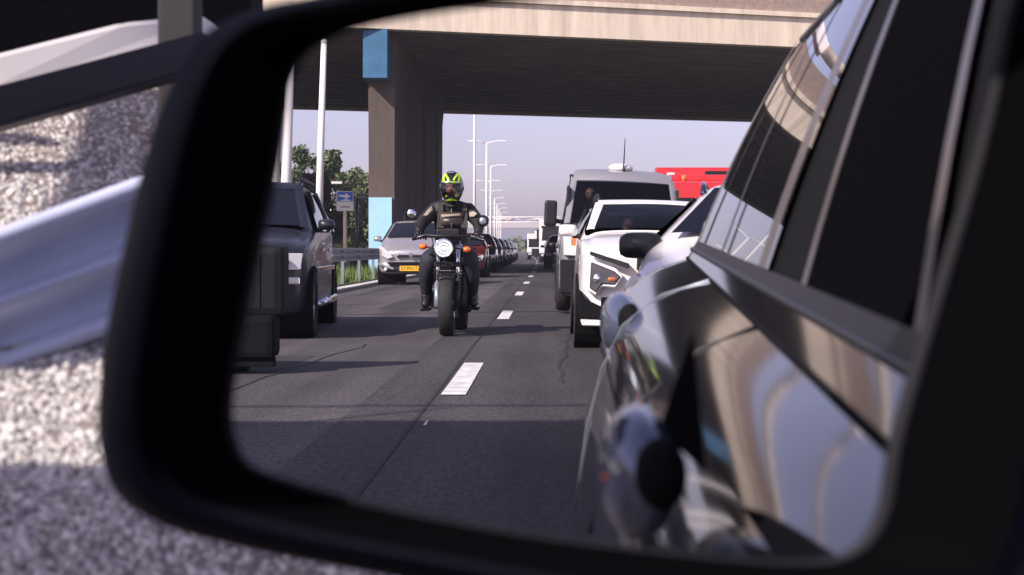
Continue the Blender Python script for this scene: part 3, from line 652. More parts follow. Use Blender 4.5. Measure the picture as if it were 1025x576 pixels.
# ---- second white car, close behind the own car
w2 = car('white hatchback close behind the dark car, only its front corner and black mirror showing', (1.07, 6.5, 0), .88, 4.3, 1.50, P_white, hood=1.02, cowl=1.14, zb=1.08, head='custom', wt=.56, cy=.95, wr=.33, group='white cars beside the lane line', plate_m=None, mirrors=False, glass=mat('hatchback_glass', (.012, .014, .024), .3, ior=1.1, spec=.15), yaw=R(-8), scale=.9)
for s in (-1, 1):
    prism('headlight', [(.50, .72), (.62, .68), (.80, .74), (.86, .94), (.82, 1.0), (.66, .94)], -.05, .45, M_lens, w2, .20, s < 0, .01)
    prism('lamp_fin', [(.60, .72), (.80, .74), (.83, .80), (.64, .79)], -.07, .2, M_chr, w2, .20, s < 0, .005)
mirror_pair(w2, .74, 1.15, 1.13, M_blk, .23, .15)
tubeo('roof_rail', [(-.56, 1.75, 1.43), (-.58, 2.2, 1.50), (-.58, 3.4, 1.48)], .018, P_nblue, w2, 8); tubeo('roof_rail', [(.56, 1.75, 1.43), (.58, 2.2, 1.50), (.58, 3.4, 1.48)], .018, P_nblue, w2, 8)
prism('lower_intake', [(-.60, .30), (.60, .30), (.62, .50), (-.62, .50)], -.03, .2, M_blkm, w2, .17); prism('grille', [(-.45, .68), (.45, .68), (.48, .80), (-.48, .80)], -.03, .2, M_blkm, w2, .17)
plate(w2, 0, .52, .52, .11, -.05, M_yel, '')

# ---- cars and trucks farther in the right-hand queue
car('black car behind the grey van, showing only under the wing mirror', (1.10, 43.5, 0), .90, 4.4, 1.62, P_black, hood=.92, cowl=1.08, zb=1.02, head='slim', group='cars far up the right lane', wr=.34)
car('dark car ahead of the white truck, left of the van wing mirror', (.72, 86, 0), .95, 4.4, 1.80, P_nblue, hood=1.0, cowl=1.15, zb=1.08, head='rect', group='cars far up the right lane', wr=.36)
def truck(lab, x, Y, Wd, H, m, cabH, group='trucks in the queue', ln=9):
    t = thing('truck', lab, 'truck', (x, Y, 0), group=group); h = Wd/2
    bm = bmesh.new(); box(bm, (-h, 0, .45), (h, 2.2, cabH), .12); bmesh.ops.recalc_face_normals(bm, faces=bm.faces); obj('cab', bm, m, t)
    prism('windscreen', [(-h*.88, cabH*.52), (h*.88, cabH*.52), (h*.84, cabH*.82), (-h*.84, cabH*.82)], -.03, .06, M_dglass, t)
    prism('sun_visor', [(-h*.9, cabH*.82), (h*.9, cabH*.82), (h*.9, cabH*.86), (-h*.9, cabH*.86)], -.2, .22, M_blk, t)
    prism('grille', [(-h*.6, cabH*.24), (h*.6, cabH*.24), (h*.6, cabH*.46), (-h*.6, cabH*.46)], -.03, .05, M_blk, t)
    prism('bumper', [(-h, .35), (h, .35), (h, .75), (-h, .75)], -.15, .2, M_blk, t, 0, False, .02)
    boxo('cargo_box', (-h-.03, 2.5, .9), (h+.03, ln, H), m, t, .04)
    for s in (-1, 1):
        prism('headlight', [(h*.6, .52), (h*.92, .52), (h*.92, .68), (h*.6, .68)], -.17, .05, M_lens, t, 0, s < 0)
        boxo('wing_mirror', (s*(h+.12)-.09, .0, cabH*.5), (s*(h+.12)+.09, .15, cabH*.78), M_blk, t, .03)
        for y in (1.2, ln-1.4): wheel(t, s*(h-.17), y, .48, .3)
        tubeo('marker_pole', [(s*h*.7, .3, cabH), (s*h*.7, .3, cabH+.12)], .05, M_orange, t, 8)
    return t
truck('white box truck in the right lane left of the van wing mirror', 1.0, 128, 3.4, 3.5, P_white, 3.4)
truck('smaller white truck farther away at the vanishing point', -1.0, 165, 2.3, 2.7, P_white, 2.5)
truck('tiny white lorry farthest along the right lane', -.6, 215, 2.4, 3.6, P_white, 2.8)
rt = truck('red lorry with its high red body showing above the white hatchback', 3.38, 29.6, 2.4, 2.66, P_red, 2.28, ln=7)
boxo('roof_deflector', (-1.12, .5, 2.28), (1.15, 1.6, 2.42), P_red, rt, .04)
for k in range(5): boxo('body_rib', (-1.24, 2.46, 1.1+k*.33), (1.24, 2.52, 1.15+k*.33), P_red, rt)
boxo('marker_board', (-1.0, 2.42, 2.30), (-.85, 2.46, 2.55), M_wplate, rt); boxo('light_bar', (-.4, .7, 2.42), (.4, .85, 2.50), M_blk, rt, .02)
car('dark blue car in the far right lane between the red lorry and the hatchback', (4.1, 17, 0), .9, 4.4, 1.35, P_nblue, group='cars far up the right lane')

# ================================================================== MOTORCYCLE
FX, FY = (445-VX)/FOC*18.2, 18.2
RX, RY = FX+.055, FY+1.47
mc = thing('motorcycle', 'black naked motorcycle with round headlight riding between the lanes', 'motorcycle', (FX, FY+.36, 0))
def L(px, py, Y): q = Q(px, py, Y); return q-Vector((FX, FY+.36, 0))
def mwheel(x, y, r, wd, nm):
    bm = bmesh.new(); h = wd/2
    lathe(bm, [(-h*.5, r*.80), (-h*.9, r*.86), (-h, r*.92), (-h*.78, r*.965), (-h*.4, r*.99), (0, r), (h*.4, r*.99), (h*.78, r*.965), (h, r*.92), (h*.9, r*.86), (h*.5, r*.80), (-h*.5, r*.80)], 'x', 40)
    o = obj(nm, bm, M_tyre, mc, True, (x, y, r))
    bm = bmesh.new(); lathe(bm, [(-h*.5, r*.74), (-h*.6, r*.80), (h*.6, r*.80), (h*.5, r*.74), (-h*.5, r*.74)], 'x', 32); lathe(bm, [(-.06, .02), (-.06, .05), (.06, .05), (.06, .02)], 'x', 16)
    for k in range(10):
        a = k*math.pi/5; tube(bm, [(0, math.cos(a)*.04, math.sin(a)*.04), (0, math.cos(a+.12)*r*.76, math.sin(a+.12)*r*.76)], .014, 6)
    obj('rim', bm, M_blk, o)
    bm = bmesh.new(); lathe(bm, [(-.085, .06), (-.085, .15), (-.08, .15), (-.08, .06), (-.085, .06)], 'x', 24); lathe(bm, [(.085, .06), (.085, .15), (.08, .15), (.08, .06), (.085, .06)], 'x', 24); obj('brake_disc', bm, M_chr, o)
    return o
mwheel(0, 0, .36, .165, 'front_wheel'); mwheel(.055, 1.47, .35, .21, 'rear_wheel')
for s in (-1, 1):
    x = s*.118
    tubeo('fork_slider', [(x, -.03, .34), (x, .06, .62)], .033, M_galv if s < 0 else M_blk, mc, 14)
    tubeo('fork_tube', [(x, .06, .60), (x, .24, 1.12)], .025, M_chr, mc, 14)
    boxo('brake_caliper', (s*.085-.03, .06, .30), (s*.085+.03, .16, .42), M_blk, mc, .01)
bm = bmesh.new(); # front mudguard arc
for k in range(9):
    a = R(25+k*14); 
for k in range(9):
    pass
rows = []
for k in range(10):
    a = R(58+k*10); r = .385
    rows.append([bm.verts.new((x, -math.cos(a)*r*(-1 if False else 1), .36+math.sin(a)*(r-abs(x)*.25))) for x in (-.085, -.06, 0, .06, .085)])
for r0, r1 in zip(rows, rows[1:]):
    for i in range(4): bm.faces.new((r0[i], r0[i+1], r1[i+1], r1[i]))
o = obj('front_mudguard', bm, M_blk, mc, True); o.modifiers.new('s', 'SOLIDIFY').thickness = .012
boxo('fork_clamp', (-.16, .10, .80), (.16, .20, .86), M_blk, mc, .01); boxo('fork_clamp', (-.16, .22, 1.12), (.16, .32, 1.16), M_blk, mc, .01)
hc = L(443.5, 248, 18.35)
hl = thing('x', '', '')
bpy.data.objects.remove(hl)
bm = bmesh.new(); lathe(bm, [(-.02, .112), (-.035, .105), (-.03, .098), (.02, .098)], 'y', 32, hc); obj('headlight_ring', bm, M_chr, mc, True)
bm = bmesh.new(); lathe(bm, [(-.012, .099), (.05, .105), (.13, .085), (.18, .03), (.185, .002)], 'y', 28, hc); hb = obj('headlight_bowl', bm, M_blk, mc, True)
M_hl = mat('headlight_face', (.80, .84, .86), .2, .1, 1, emis=.5)
bm = bmesh.new(); lathe(bm, [(-.028, .001), (-.022, .05), (-.005, .098)], 'y', 28, hc); obj('headlight', bm, M_hl, mc, True)
for a0, a1, rr in ((200, 340, .07), (20, 160, .07), (20, 160, .035), (200, 340, .035)):
    tubeo('reflector_rib', [Vector((hc.x+math.cos(R(a))*rr, hc.y-.03, hc.z+math.sin(R(a))*rr)) for a in range(a0, a1+1, 20)], .006, M_galv, mc, 6)
boxo('headlight_bracket', (hc.x-.14, hc.y+.03, hc.z-.05), (hc.x+.14, hc.y+.08, hc.z+.04), M_blk, mc, .01)
sphereo('instrument', (.02, .10, 1.20), .085, M_blk, mc, (1.5, .7, .7)); boxo('fly_screen', (-.13, .04, 1.13), (.14, .07, 1.25), M_blk, mc, .02)
hbp = [L(413, 239, 18.72), L(425, 235, 18.62), L(437, 236, 18.55), L(458, 236, 18.55), L(471, 236, 18.62), L(484, 240, 18.72)]
tubeo('handlebar', hbp, .014, M_blk, mc, 8)
for a, b in ((0, 1), (5, 4)):
    tubeo('grip', [hbp[a], hbp[a]+(hbp[b]-hbp[a])*.95], .022, M_blk, mc, 10)
    e = hbp[a]; tubeo('lever', [hbp[a]+Vector((0, -.07, .0)), hbp[b]+Vector((0, -.03, .0))], .008, M_chr, mc, 6)
for px, py, hx, nm in ((411.5, 213.5, 1, 'a'), (483, 221, 4, 'b')):
    c = L(px, py, 18.6); bm = bmesh.new(); sphere(bm, c, 1, 18, 12, (.062, .03, .062)); mo = obj('mirror', bm, M_chr if nm == 'a' else M_blk, mc, True)
    bm = bmesh.new(); lathe(bm, [(-.02, .066), (.01, .07), (.02, .062)], 'y', 24, c); obj('mirror_rim', bm, M_blk, mo, True)
    tubeo('mirror_stem', [hbp[hx], c+Vector((0, 0, -.05))], .008, M_blk, mc, 6)
    if nm == 'b': sphereo('mirror_face', c+Vector((0, -.015, 0)), .045, M_galv, mo, (1, .5, 1))
for px, py in ((423, 246.5), (466.5, 249.5)):
    c = L(px, py, 18.5); sphereo('indicator', c, .045, M_orange, mc, (1.1, .9, .8)); tubeo('indicator_stem', [c, Vector((hc.x+(.1 if px > 445 else -.1), hc.y+.05, hc.z))], .01, M_blk, mc, 6)
# tank, engine, radiator, frame, seat, exhausts, pegs
bm = bmesh.new(); sphere(bm, (.03, .62, .98), 1, 24, 14, (.16, .33, .15)); obj('fuel_tank', bm, P_black, mc, True)
bm = bmesh.new(); box(bm, (-.12, 1.0, .86), (.17, 1.75, .96), .04); obj('seat', bm, M_fab, mc)
boxo('radiator', (-.17, .36, .50), (.17, .41, .80), M_blkm, mc, .01)
for k in range(7): boxo('radiator_fin', (-.15, .352, .53+k*.037), (.15, .358, .54+k*.037), M_galv, mc)
bm = bmesh.new(); box(bm, (-.19, .45, .30), (.22, .98, .72), .06); obj('engine', bm, M_blk, mc)
for s in (-1, 1):
    bm = bmesh.new(); lathe(bm, [(s*.19, .001), (s*.27, .08), (s*.27, .11), (s*.2, .13)], 'x', 20, (.02, .78, .42)); obj('engine_cover', bm, M_galv, mc, True)
    tubeo('frame_tube', [(s*.06, .25, 1.05), (s*.15, .5, .84), (s*.17, .95, .72), (s*.14, 1.2, .45)], .02, M_blk, mc, 8)
    tubeo('footpeg', [(s*.18, .98, .36), (s*.33, .98, .35)], .016, M_galv, mc, 8)
    tubeo('shock', [(s*.14+.03, 1.45, .38), (s*.14+.03, 1.25, .82)], .03, M_chr, mc, 10)
    tubeo('swingarm', [(s*.12+.02, .95, .42), (s*.14+.05, 1.47, .35)], .026, M_blk, mc, 8)
for dx in (-.07, .0, .07):
    tubeo('exhaust_header', [(dx, .46, .62), (dx*1.2, .34, .52), (dx*1.2, .36, .30), (dx*.8+.03, .55, .21)], .02, M_chr if dx < 0 else M_rim, mc, 8)
tubeo('silencer', [(.20, 1.0, .28), (.24, 1.65, .40)], [.045, .055], M_blk, mc, 14)
for k in range(5): tubeo('cable', [L(432+k*5, 238, 18.6), L(437+k*3, 262-k*2, 18.42), L(440+k*3, 275, 18.5)], .006, M_blk, mc, 5)
bm = bmesh.new(); sphere(bm, (.22, 1.2, .7), 1, 12, 8, (.05, .28, .14)); sphere(bm, (-.16, 1.2, .7), 1, 12, 8, (.05, .28, .14)); obj('side_panel', bm, P_black, mc, True)

# ================================================================== RIDER
rd = thing('person', 'motorcyclist in black jacket and jeans with a black and neon yellow helmet', 'person', (FX+.05, FY+1.3, 0))
RO = Vector((FX+.05, FY+1.3, 0))
def J(px, py, Y): return Q(px, py, Y)-RO
jn = {'pel': J(451.5, 247, 19.35), 'waist': J(451.5, 236, 19.3), 'chest': J(451, 219, 19.2), 'up': J(451, 209, 19.18), 'neck': J(451.5, 201, 19.12), 'head': J(451.5, 193, 19.08),
      'sl': J(434.5, 210.5, 19.15), 'sr': J(468.5, 210.5, 19.15), 'el': J(421.5, 222.5, 18.98), 'er': J(479, 223, 18.98), 'wl': J(418.5, 233.5, 18.76), 'wr': J(478, 234.5, 18.76),
      'hl': J(443, 251, 19.3), 'hr': J(460, 251, 19.3), 'kl': J(428, 258, 18.92), 'kr': J(471, 258, 18.92), 'cl': J(425.5, 277, 19.05), 'cr': J(473, 277, 19.05), 'al': J(427, 297, 19.22), 'ar': J(472, 296, 19.22), 'tl': J(425, 302.5, 18.98), 'tr': J(474, 301.5, 18.98)}
names = list(jn); ix = {n: i for i, n in enumerate(names)}
ed = [('pel', 'waist'), ('waist', 'chest'), ('chest', 'up'), ('up', 'neck'), ('neck', 'head'), ('up', 'sl'), ('up', 'sr'), ('sl', 'el'), ('sr', 'er'), ('el', 'wl'), ('er', 'wr'), ('pel', 'hl'), ('pel', 'hr'), ('hl', 'kl'), ('hr', 'kr'), ('kl', 'cl'), ('kr', 'cr'), ('cl', 'al'), ('cr', 'ar'), ('al', 'tl'), ('ar', 'tr')]
rad = {'pel': .17, 'waist': (.19, .15), 'chest': (.235, .16), 'up': (.18, .13), 'neck': .075, 'head': .07, 'sl': .105, 'sr': .105, 'el': .080, 'er': .080, 'wl': .050, 'wr': .050, 'hl': .12, 'hr': .12, 'kl': .098, 'kr': .098, 'cl': .078, 'cr': .078, 'al': .055, 'ar': .055, 'tl': .045, 'tr': .045}
bodyo = skinned('body', [jn[n] for n in names], [(ix[a], ix[b]) for a, b in ed], [rad[n] for n in names], M_fab, rd, 2, 0)
def legs(a, b, c, d, s):
    skinned('trouser_leg', [jn[a], jn[b], jn[c], jn[d]], [(0, 1), (1, 2), (2, 3)], [.128, .108, .088, .070], M_jean, rd, 2, 0)
legs('hl', 'kl', 'cl', 'al', -1); legs('hr', 'kr', 'cr', 'ar', 1)
for a, tt, s in (('al', 'tl', -1), ('ar', 'tr', 1)):
    A, T = jn[a], jn[tt]; v = [A+Vector((0, .0, .14)), A+Vector((0, .02, 0)), A+Vector((s*-.0, .05, -.07)), A*.5+T*.5+Vector((0, 0, -.04)), T+Vector((0, -.02, -.03))]
    skinned('boot', v, [(0, 1), (1, 2), (1, 3), (3, 4)], [.078, .075, .055, .062, .048], M_boot, rd, 2, 1)
    boxo('boot_sole', (T.x-.055, T.y-.06, T.z-.10), (T.x+.055, A.y+.12, T.z-.075), M_blkm, rd, .01)
# hands: palm plus five unequal fingers curled round the grips
for wname, s, g0 in (('wl', -1, hbp[0]), ('wr', 1, hbp[5])):
    Wp = jn[wname]; off = Vector((FX, FY+.36, 0))-RO; gc = (hbp[0]*.45+hbp[1]*.55 if s < 0 else hbp[5]*.45+hbp[4]*.55)+off
    palm = [Wp, Wp*.45+gc*.55+Vector((0, .02, .02)), gc+Vector((0, .035, .022))]
    skinned('glove', palm, [(0, 1), (1, 2)], [(.05, .05), (.058, .04), (.055, .032)], M_blk, rd, 2, 0)
    for k in range(4):
        x = gc.x+(-.045+.03*k); ln = (.9, 1.05, 1.0, .8)[k]
        skinned('finger', [(x, gc.y+.02, gc.z+.035), (x, gc.y-.028*ln, gc.z+.030), (x, gc.y-.040*ln, gc.z-.008), (x, gc.y-.018*ln, gc.z-.034*ln)], [(0, 1), (1, 2), (2, 3)], [.0135, .0135, .012, .010], M_blk, rd, 1, 0)
    skinned('thumb', [(gc.x-s*.05, gc.y+.045, gc.z+.01), (gc.x-s*.075, gc.y+.01, gc.z-.02), (gc.x-s*.07, gc.y-.02, gc.z-.032)], [(0, 1), (1, 2)], [.016, .014, .011], M_blk, rd, 1, 0)
# jacket panels
def patch(name, pts, m, th=.012):
    bm = bmesh.new(); f = [bm.verts.new(p) for p in pts]; bm.faces.new(f); o = obj(name, bm, m, rd); o.modifiers.new('s', 'SOLIDIFY').thickness = th; return o
def onfront(px, py, y): return J(px, py, y)
sleeves = ((427, 214, 433, 208, -1), (472, 212, 478, 219, 1))
patch('sleeve_patch', [J(423, 216, 18.90), J(427, 211, 18.95), J(431.5, 206.5, 18.99), J(432.5, 210.5, 18.97), J(427, 216, 18.90)], M_fabp)
patch('sleeve_patch', [J(469.5, 213, 18.98), J(474, 211.5, 18.96), J(477.5, 214, 18.93), J(474, 217, 18.92), J(470, 217, 18.95)], M_fabp)
for px0, px1, p0, p1, yy in ((436.5, 443, 203.5, 228, 18.965), (461, 467, 203.5, 228, 18.965)):
    bm = bmesh.new(); v = [J(px0+2, p0, 19.03), J(px1, p0, 19.03), J(px1+1, p1, yy), J(px0, p1, yy)]; f = [bm.verts.new(q) for q in v]; bm.faces.new(f)
    o = obj('harness_strap', bm, M_fabg, rd); o.modifiers.new('s', 'SOLIDIFY').thickness = .012
sheet('chest_panel', [J(437, 227, 18.98), J(466, 227, 18.98), J(465, 212, 18.99), J(439, 212, 18.99)], M_fabg, rd, (0, -.055, 0), 8, 4, .006)
sheet('chest_print', [J(441, 218, 18.955), J(462, 216.5, 18.955), J(461, 213.5, 18.96), J(441, 214.5, 18.96)], M_fabp, rd, (0, -.05, 0), 8, 2, .01)
sheet('chest_print', [J(444, 222, 18.955), J(452, 222, 18.95), J(450, 219, 18.95), J(442.5, 219, 18.955)], M_fabp, rd, (0, -.03, 0), 4, 2, .01)
tubeo('zip', [J(451.5, 228, 18.92), J(451.5, 206, 18.99)], .006, M_galv, rd, 6)
tubeo('collar', [J(445.5, 203, 19.1), J(448, 205.5, 19.0), J(451.5, 206.5, 18.97), J(455, 205.5, 19.0), J(458, 203, 19.1)], .022, M_fab, rd, 8)
# helmet
hcn = J(451.8, 187.6, 19.02); rx, ry_, rz = .143, .175, .200
bm = bmesh.new(); sphere(bm, (0, 0, 0), 1, 72, 54, (1, 1, 1))
for f in bm.faces:
    c = f.calc_center_median(); c.normalize(); x, y, z = c; front = y < -.15
    ax = abs(x); mi = 0
    if front and -.42 < z < .18+.1*(1-ax) and ax < .80: mi = 2                      # visor opening
    if front and -.42 < z < .16 and ax < .42: mi = 3                                 # face seen through it
    if front and .22 < z < .34 and ax < .62: mi = 1
    if front and z > .42 and ax > .18 and abs((ax-.18)-(z-.42)*.9) < .09: mi = 1     # stripes up the crown
    if y < .3 and z > .30 and abs(ax-.62-.12*(z-.3)) < .09: mi = 1
    if front and z < -.62 and -.80 < z and ax < .62 and abs(z+.72+.25*ax) < .075: mi = 1
    if front and abs(z+.48) < .05 and ax > .35 and ax < .5: mi = 1
    f.material_index = mi
for v in bm.verts:
    x, y, z = v.co
    if z < -.35 and y < 0: y *= 1+.10*(-.35-z)*2
    k = 1-.10*max(0, -z)
    v.co = Vector((x*rx*k, y*ry_, z*rz))
me = bpy.data.meshes.new('helmet'); bm.normal_update(); bm.to_mesh(me); bm.free()
M_visor = mat('visor', (.03, .03, .035), .06, 0, 1); hm = link('helmet', me, [M_helm, M_neon, M_visor, M_skin], rd, True); hm.location = hcn
sheet('visor', [(-.125, -.11, -.085), (.125, -.11, -.085), (.12, -.105, .05), (-.12, -.105, .05)], glassmat('visor_glass', (.55, .52, .50), .04), hm, (0, -.105, 0), 10, 6)
sphereo('nose', (0, -.172, -.035), .02, M_skin, hm, (.8, 1.0, 1.4))
for s in (-1, 1):
    sphereo('sunglass_lens', (s*.032, -.165, .005), .027, M_dglass, hm, (1, .4, .7)); 
    tubeo('visor_hinge', [(s*.128, -.02, -.01), (s*.145, -.02, -.01)], .022, M_blk, hm, 12)
boxo('sunglass_bridge', (-.03, -.178, .006), (.03, -.172, .012), M_blk, hm)
boxo('chin_vent', (-.03, -.188, -.135), (.03, -.17, -.12), M_blkm, hm, .004); boxo('top_vent', (-.03, -.12, .165), (.03, -.06, .18), M_galv, hm, .008)
tubeo('visor_edge', [(-.12, -.13, .052), (-.07, -.172, .056), (0, -.187, .058), (.07, -.172, .056), (.12, -.13, .052)], .006, M_chr, hm, 6)

# ================================================================== OWN CAR (right side of the view)
ow = thing('parked_car', 'glossy black car flank with door handles filling the right side', 'car', (0, 0, 0))
Ya, Yb = 1.2, 4.3
far_ = [(.065, .22), (.075, .40), (.105, .60), (.14, .76), (.18, .87), (.26, .945), (.365, .985), (.377, 1.008), (.39, 1.03)]
near_ = [(.01, .22), (.02, .48), (.034, .65), (.058, .722), (.105, .792), (.166, .848), (.228, .876), (.263, .914), (.275, .940)]
def own(k, Y):
    t_ = (Y-Ya)/(Yb-Ya); a, b = near_[k], far_[k]; x = a[0]+(b[0]-a[0])*t_; z = a[1]+(b[1]-a[1])*t_
    if Y > 4.1: e = (Y-4.1)/.6; x += .30*e*e+.02*e; z -= .05*e*e
    return Vector((x, Y, z))
Ys = [.85, .875]+[.9+.1*i for i in range(39)]; Ys = [y for y in Ys if y <= 4.72]
def ownpanel(name, ks, m, y0=.0, y1=9, off=0, nsub=3, spline=True):
    rows = []; ys = [y for y in Ys if y0 <= y <= y1]
    for Y in ys:
        P_ = [own(k, Y) for k in ks]; r = []
        for i in range(len(P_)-1):
            p0 = P_[max(i-1, 0)]; p1 = P_[i]; p2 = P_[i+1]; p3 = P_[min(i+2, len(P_)-1)]
            for j in range(nsub):
                u = j/nsub; r.append(.5*((2*p1)+(p2-p0)*u+(2*p0-5*p1+4*p2-p3)*u*u+(3*p1-p0-3*p2+p3)*u**3))
        r.append(P_[-1]); rows.append(r)
    vs = [v+Vector((-off, 0, off)) for r in rows for v in r]; n = len(rows[0]); fs = []
    for j in range(len(rows)-1):
        for i in range(n-1): a = j*n+i; fs.append((a, a+n, a+n+1, a+1))
    return pyobj(name, vs, fs, m, ow, True)
ownpanel('body_side', list(range(0, 7)), P_own)
ownpanel('crease_strip', [6, 7], P_own, nsub=4)
tubeo('crease_line', [own(6, y)+Vector((0, 0, .002)) for y in Ys if y < 4.4], .0035, M_blkm, ow, 8)
tubeo('belt_seal', [own(7, y)+Vector((0, 0, .0)) for y in Ys if y < 4.5], .006, M_blk, ow, 8)
def wpt(Y, f, lean=0):                                # a point on the side glass: f = 0 at the belt, 1 at the roof
    b = own(8, Y); rt_ = Vector((.50+(Y-1.2)*.04, Y+lean*f, 1.5)); p = b.lerp(rt_, f); p.y = Y+lean*f; return p
def strip_(name, Y0, Y1, l0, l1, m, off=0, f0=0, f1=1, parent=ow):
    nu, nv = 8, 8; vs, fs = [], []
    for j in range(nv+1):
        for i in range(nu+1):
            u, v = i/nu, f0+(f1-f0)*j/nv; Y = Y0+(Y1-Y0)*u; ln = l0+(l1-l0)*u
            p = wpt(Y, v, ln); p += Vector((-.92, 0, .39))*(off+.012*4*v*(1-v)); vs.append(p)
    for j in range(nv):
        for i in range(nu): a = j*(nu+1)+i; fs.append((a, a+nu+1, a+nu+2, a+1))
    o = pyobj(name, vs, fs, m, parent, True); return o
M_own_glass = mat('own_glass', (.006, .007, .009), .015, ior=2.0)
M_pillar = mat('pillar_trim', (.10, .085, .078), .3, .2)
ownpanel('belt_band', [7, 8], mat('belt_rubber', (.014, .014, .020), .4, spec=.15), nsub=4, y1=4.3)
strip_('rear_window', 2.30, 3.95, .05, -.05, M_own_glass)
strip_('front_window', 1.15, 1.84, .40, .20, mat('own_window_dark', (.004, .004, .005), .7, spec=.0))
strip_('window_seal', 1.80, 2.36, .20, .05, M_blkm, -.004)
strip_('door_pillar', 2.26, 2.37, .05, .05, M_pillar, .008)
strip_('rear_pillar', 3.96, 4.40, -.06, -.25, P_own, .0)
strip_('quarter_trim', 3.86, 3.94, -.04, -.05, M_pillar, .008)
strip_('glass_divider', 3.10, 3.15, .06, .05, M_blk, .006)
strip_('frame_reflection_strip', 1.83, 1.87, .20, .20, M_pillar, .004)
strip_('frame_reflection_strip', 1.125, 1.155, .40, .40, M_pillar, .010)  # pale strip standing in for a reflected line at the window's near end
strip_('front_pillar', .90, 1.13, .45, .40, M_blkm, .0)
bm = bmesh.new(); pts = [wpt(Y, 1, 0)+Vector((.0, 0, .0)) for Y in Ys if Y < 4.25]; tube(bm, pts[:-4], .008, 8); obj('roof_gutter', bm, M_pillar, ow, True)
rv, rf = [], []
rys = [y for y in Ys if y < 4.35]
for Y in rys:
    p = wpt(Y, 1); e = max(0, Y-3.9)
    for i in range(6): rv.append((p.x+i*.16, Y, p.z+.05*math.sin(i/5*2.2)-e*e*.3+.0))
for j in range(len(rys)-1):
    for i in range(5): a = j*6+i; rf.append((a, a+6, a+7, a+1))
pyobj('roof', rv, rf, P_own, ow, True)
# rear closing surface so the car has a back
pyobj('tail', [own(k, 4.7)+Vector((0, 0, 0)) for k in range(9)]+[own(k, 4.7)+Vector((1.2, .05, 0)) for k in range(9)], [(k, k+1, k+10, k+9) for k in range(8)], P_own, ow, True)
sheet('rear_screen', [(own(8, 4.35).x+.05, 4.4, 1.02), (1.5, 4.5, 1.02), (1.3, 4.1, 1.5), (.63, 4.15, 1.5)], M_dglass, ow)
boxo('cabin_wall', (.62, .9, .3), (.64, 4.2, 1.45), M_blkm, ow)
boxo('undertray', (.08, .9, .16), (1.4, 4.5, .22), M_blkm, ow)
# shut lines and fender arcs
def seam(Y0, Y1, ks, m=M_blkm, r=.0025):
    pts = []
    for i, k in enumerate(ks):
        u = i/(len(ks)-1); pts.append(own(k, Y0+(Y1-Y0)*u)+Vector((-.001, 0, .001)))
    return tubeo('shut_line', pts, r, m, ow, 6)
seam(3.05, 3.6, [6, 5, 4, 3, 2, 1], M_galv, .004); seam(2.0, 2.05, [6, 5, 4, 3, 2], M_blk)
arc = [own(2, 3.35)+Vector((-.012, 0, -.2))]
wheel(ow, .27, 3.85, .31, .2)
# door handles: pull loop round a dark recess
def handle(Y, sc_, root):
    bm = bmesh.new(); sphere(bm, (0, 0, 0), 1, 24, 16, (1, 1, 1))
    for v in bm.verts:
        x, y, z = v.co; v.co = Vector((x*.030*sc_+.006*sc_, y*.10*sc_, z*.046*sc_*(1.0 if z > 0 else 1.15)))
        v.co.x += -.010*sc_*(1-y*y)
    o = obj('door_handle', bm, mat('handle_blue', (.11, .13, .20), .15, .4, 1), ow, True, root)
    bm = bmesh.new(); sphere(bm, (.008*sc_, -.085*sc_, .006*sc_), 1, 20, 12, (.0185*sc_, .035*sc_, .025*sc_)); obj('handle_recess', bm, M_blkm, o, True)
    if Y < 2: pyobj('handle_fin', [(.010*sc_, -.03, .03*sc_), (.045*sc_, -.03, .0), (.040*sc_, .02, .10*sc_), (.030*sc_, .06, .04*sc_), (.045*sc_, .04, .0)], [(0, 1, 2), (2, 1, 4), (0, 2, 3), (3, 2, 4)], M_blkm, o)
    return o
h1 = handle(1.2, 1.0, Q(642, 466, 1.2)); sphereo('amber_mark', (-.030, -.07, .002), .0028, M_orange, h1)
handle(3.55, 1.45, Q(622, 322, 3.55))

# ================================================================== WING MIRROR HOUSING
PAIRS = [((560, -60), (650, -16)), ((430, -32), (560, -3)), ((330, -6), (430, 14)), ((262, 8), (350, 31)), ((212, 30), (308, 53)), ((184, 66), (292, 80)), ((161, 115), (287, 112)), ((138, 195), (277, 175)), ((113, 310), (258, 262)), ((101, 400), (240, 350)), ((104, 455), (232, 408)),
         ((122, 496), (238, 446)), ((165, 524), (258, 469)), ((240, 546), (322, 490)), ((340, 566), (420, 513)), ((470, 590), (540, 535)), ((620, 620), (680, 552)), ((800, 640), (790, 561)), ((960, 650), (848, 552)), ((1080, 610), (878, 512)), ((1130, 450), (892, 435)),
         ((1150, 300), (928, 312)), ((1160, 150), (976, 152)), ((1160, 0), (1004, 27)), ((1150, -110), (1014, -50)), ((900, -150), (860, -60)), ((700, -100), (740, -40))]
def closed(pts, n=6):
    out = []; N = len(pts); V = [Vector(p) for p in pts]
    for i in range(N):
        p0, p1, p2, p3 = V[i-1], V[i], V[(i+1) % N], V[(i+2) % N]
        for j in range(n):
            u = j/n; out.append(.5*((2*p1)+(p2-p0)*u+(2*p0-5*p1+4*p2-p3)*u*u+(3*p1-p0-3*p2+p3)*u**3))
    return out
OU, IN_ = closed([a for a, b in PAIRS]), closed([b for a, b in PAIRS])
mh = thing('wing_mirror', 'big black wing mirror housing framing the reflected traffic', 'wing mirror', (0, 0, 0))
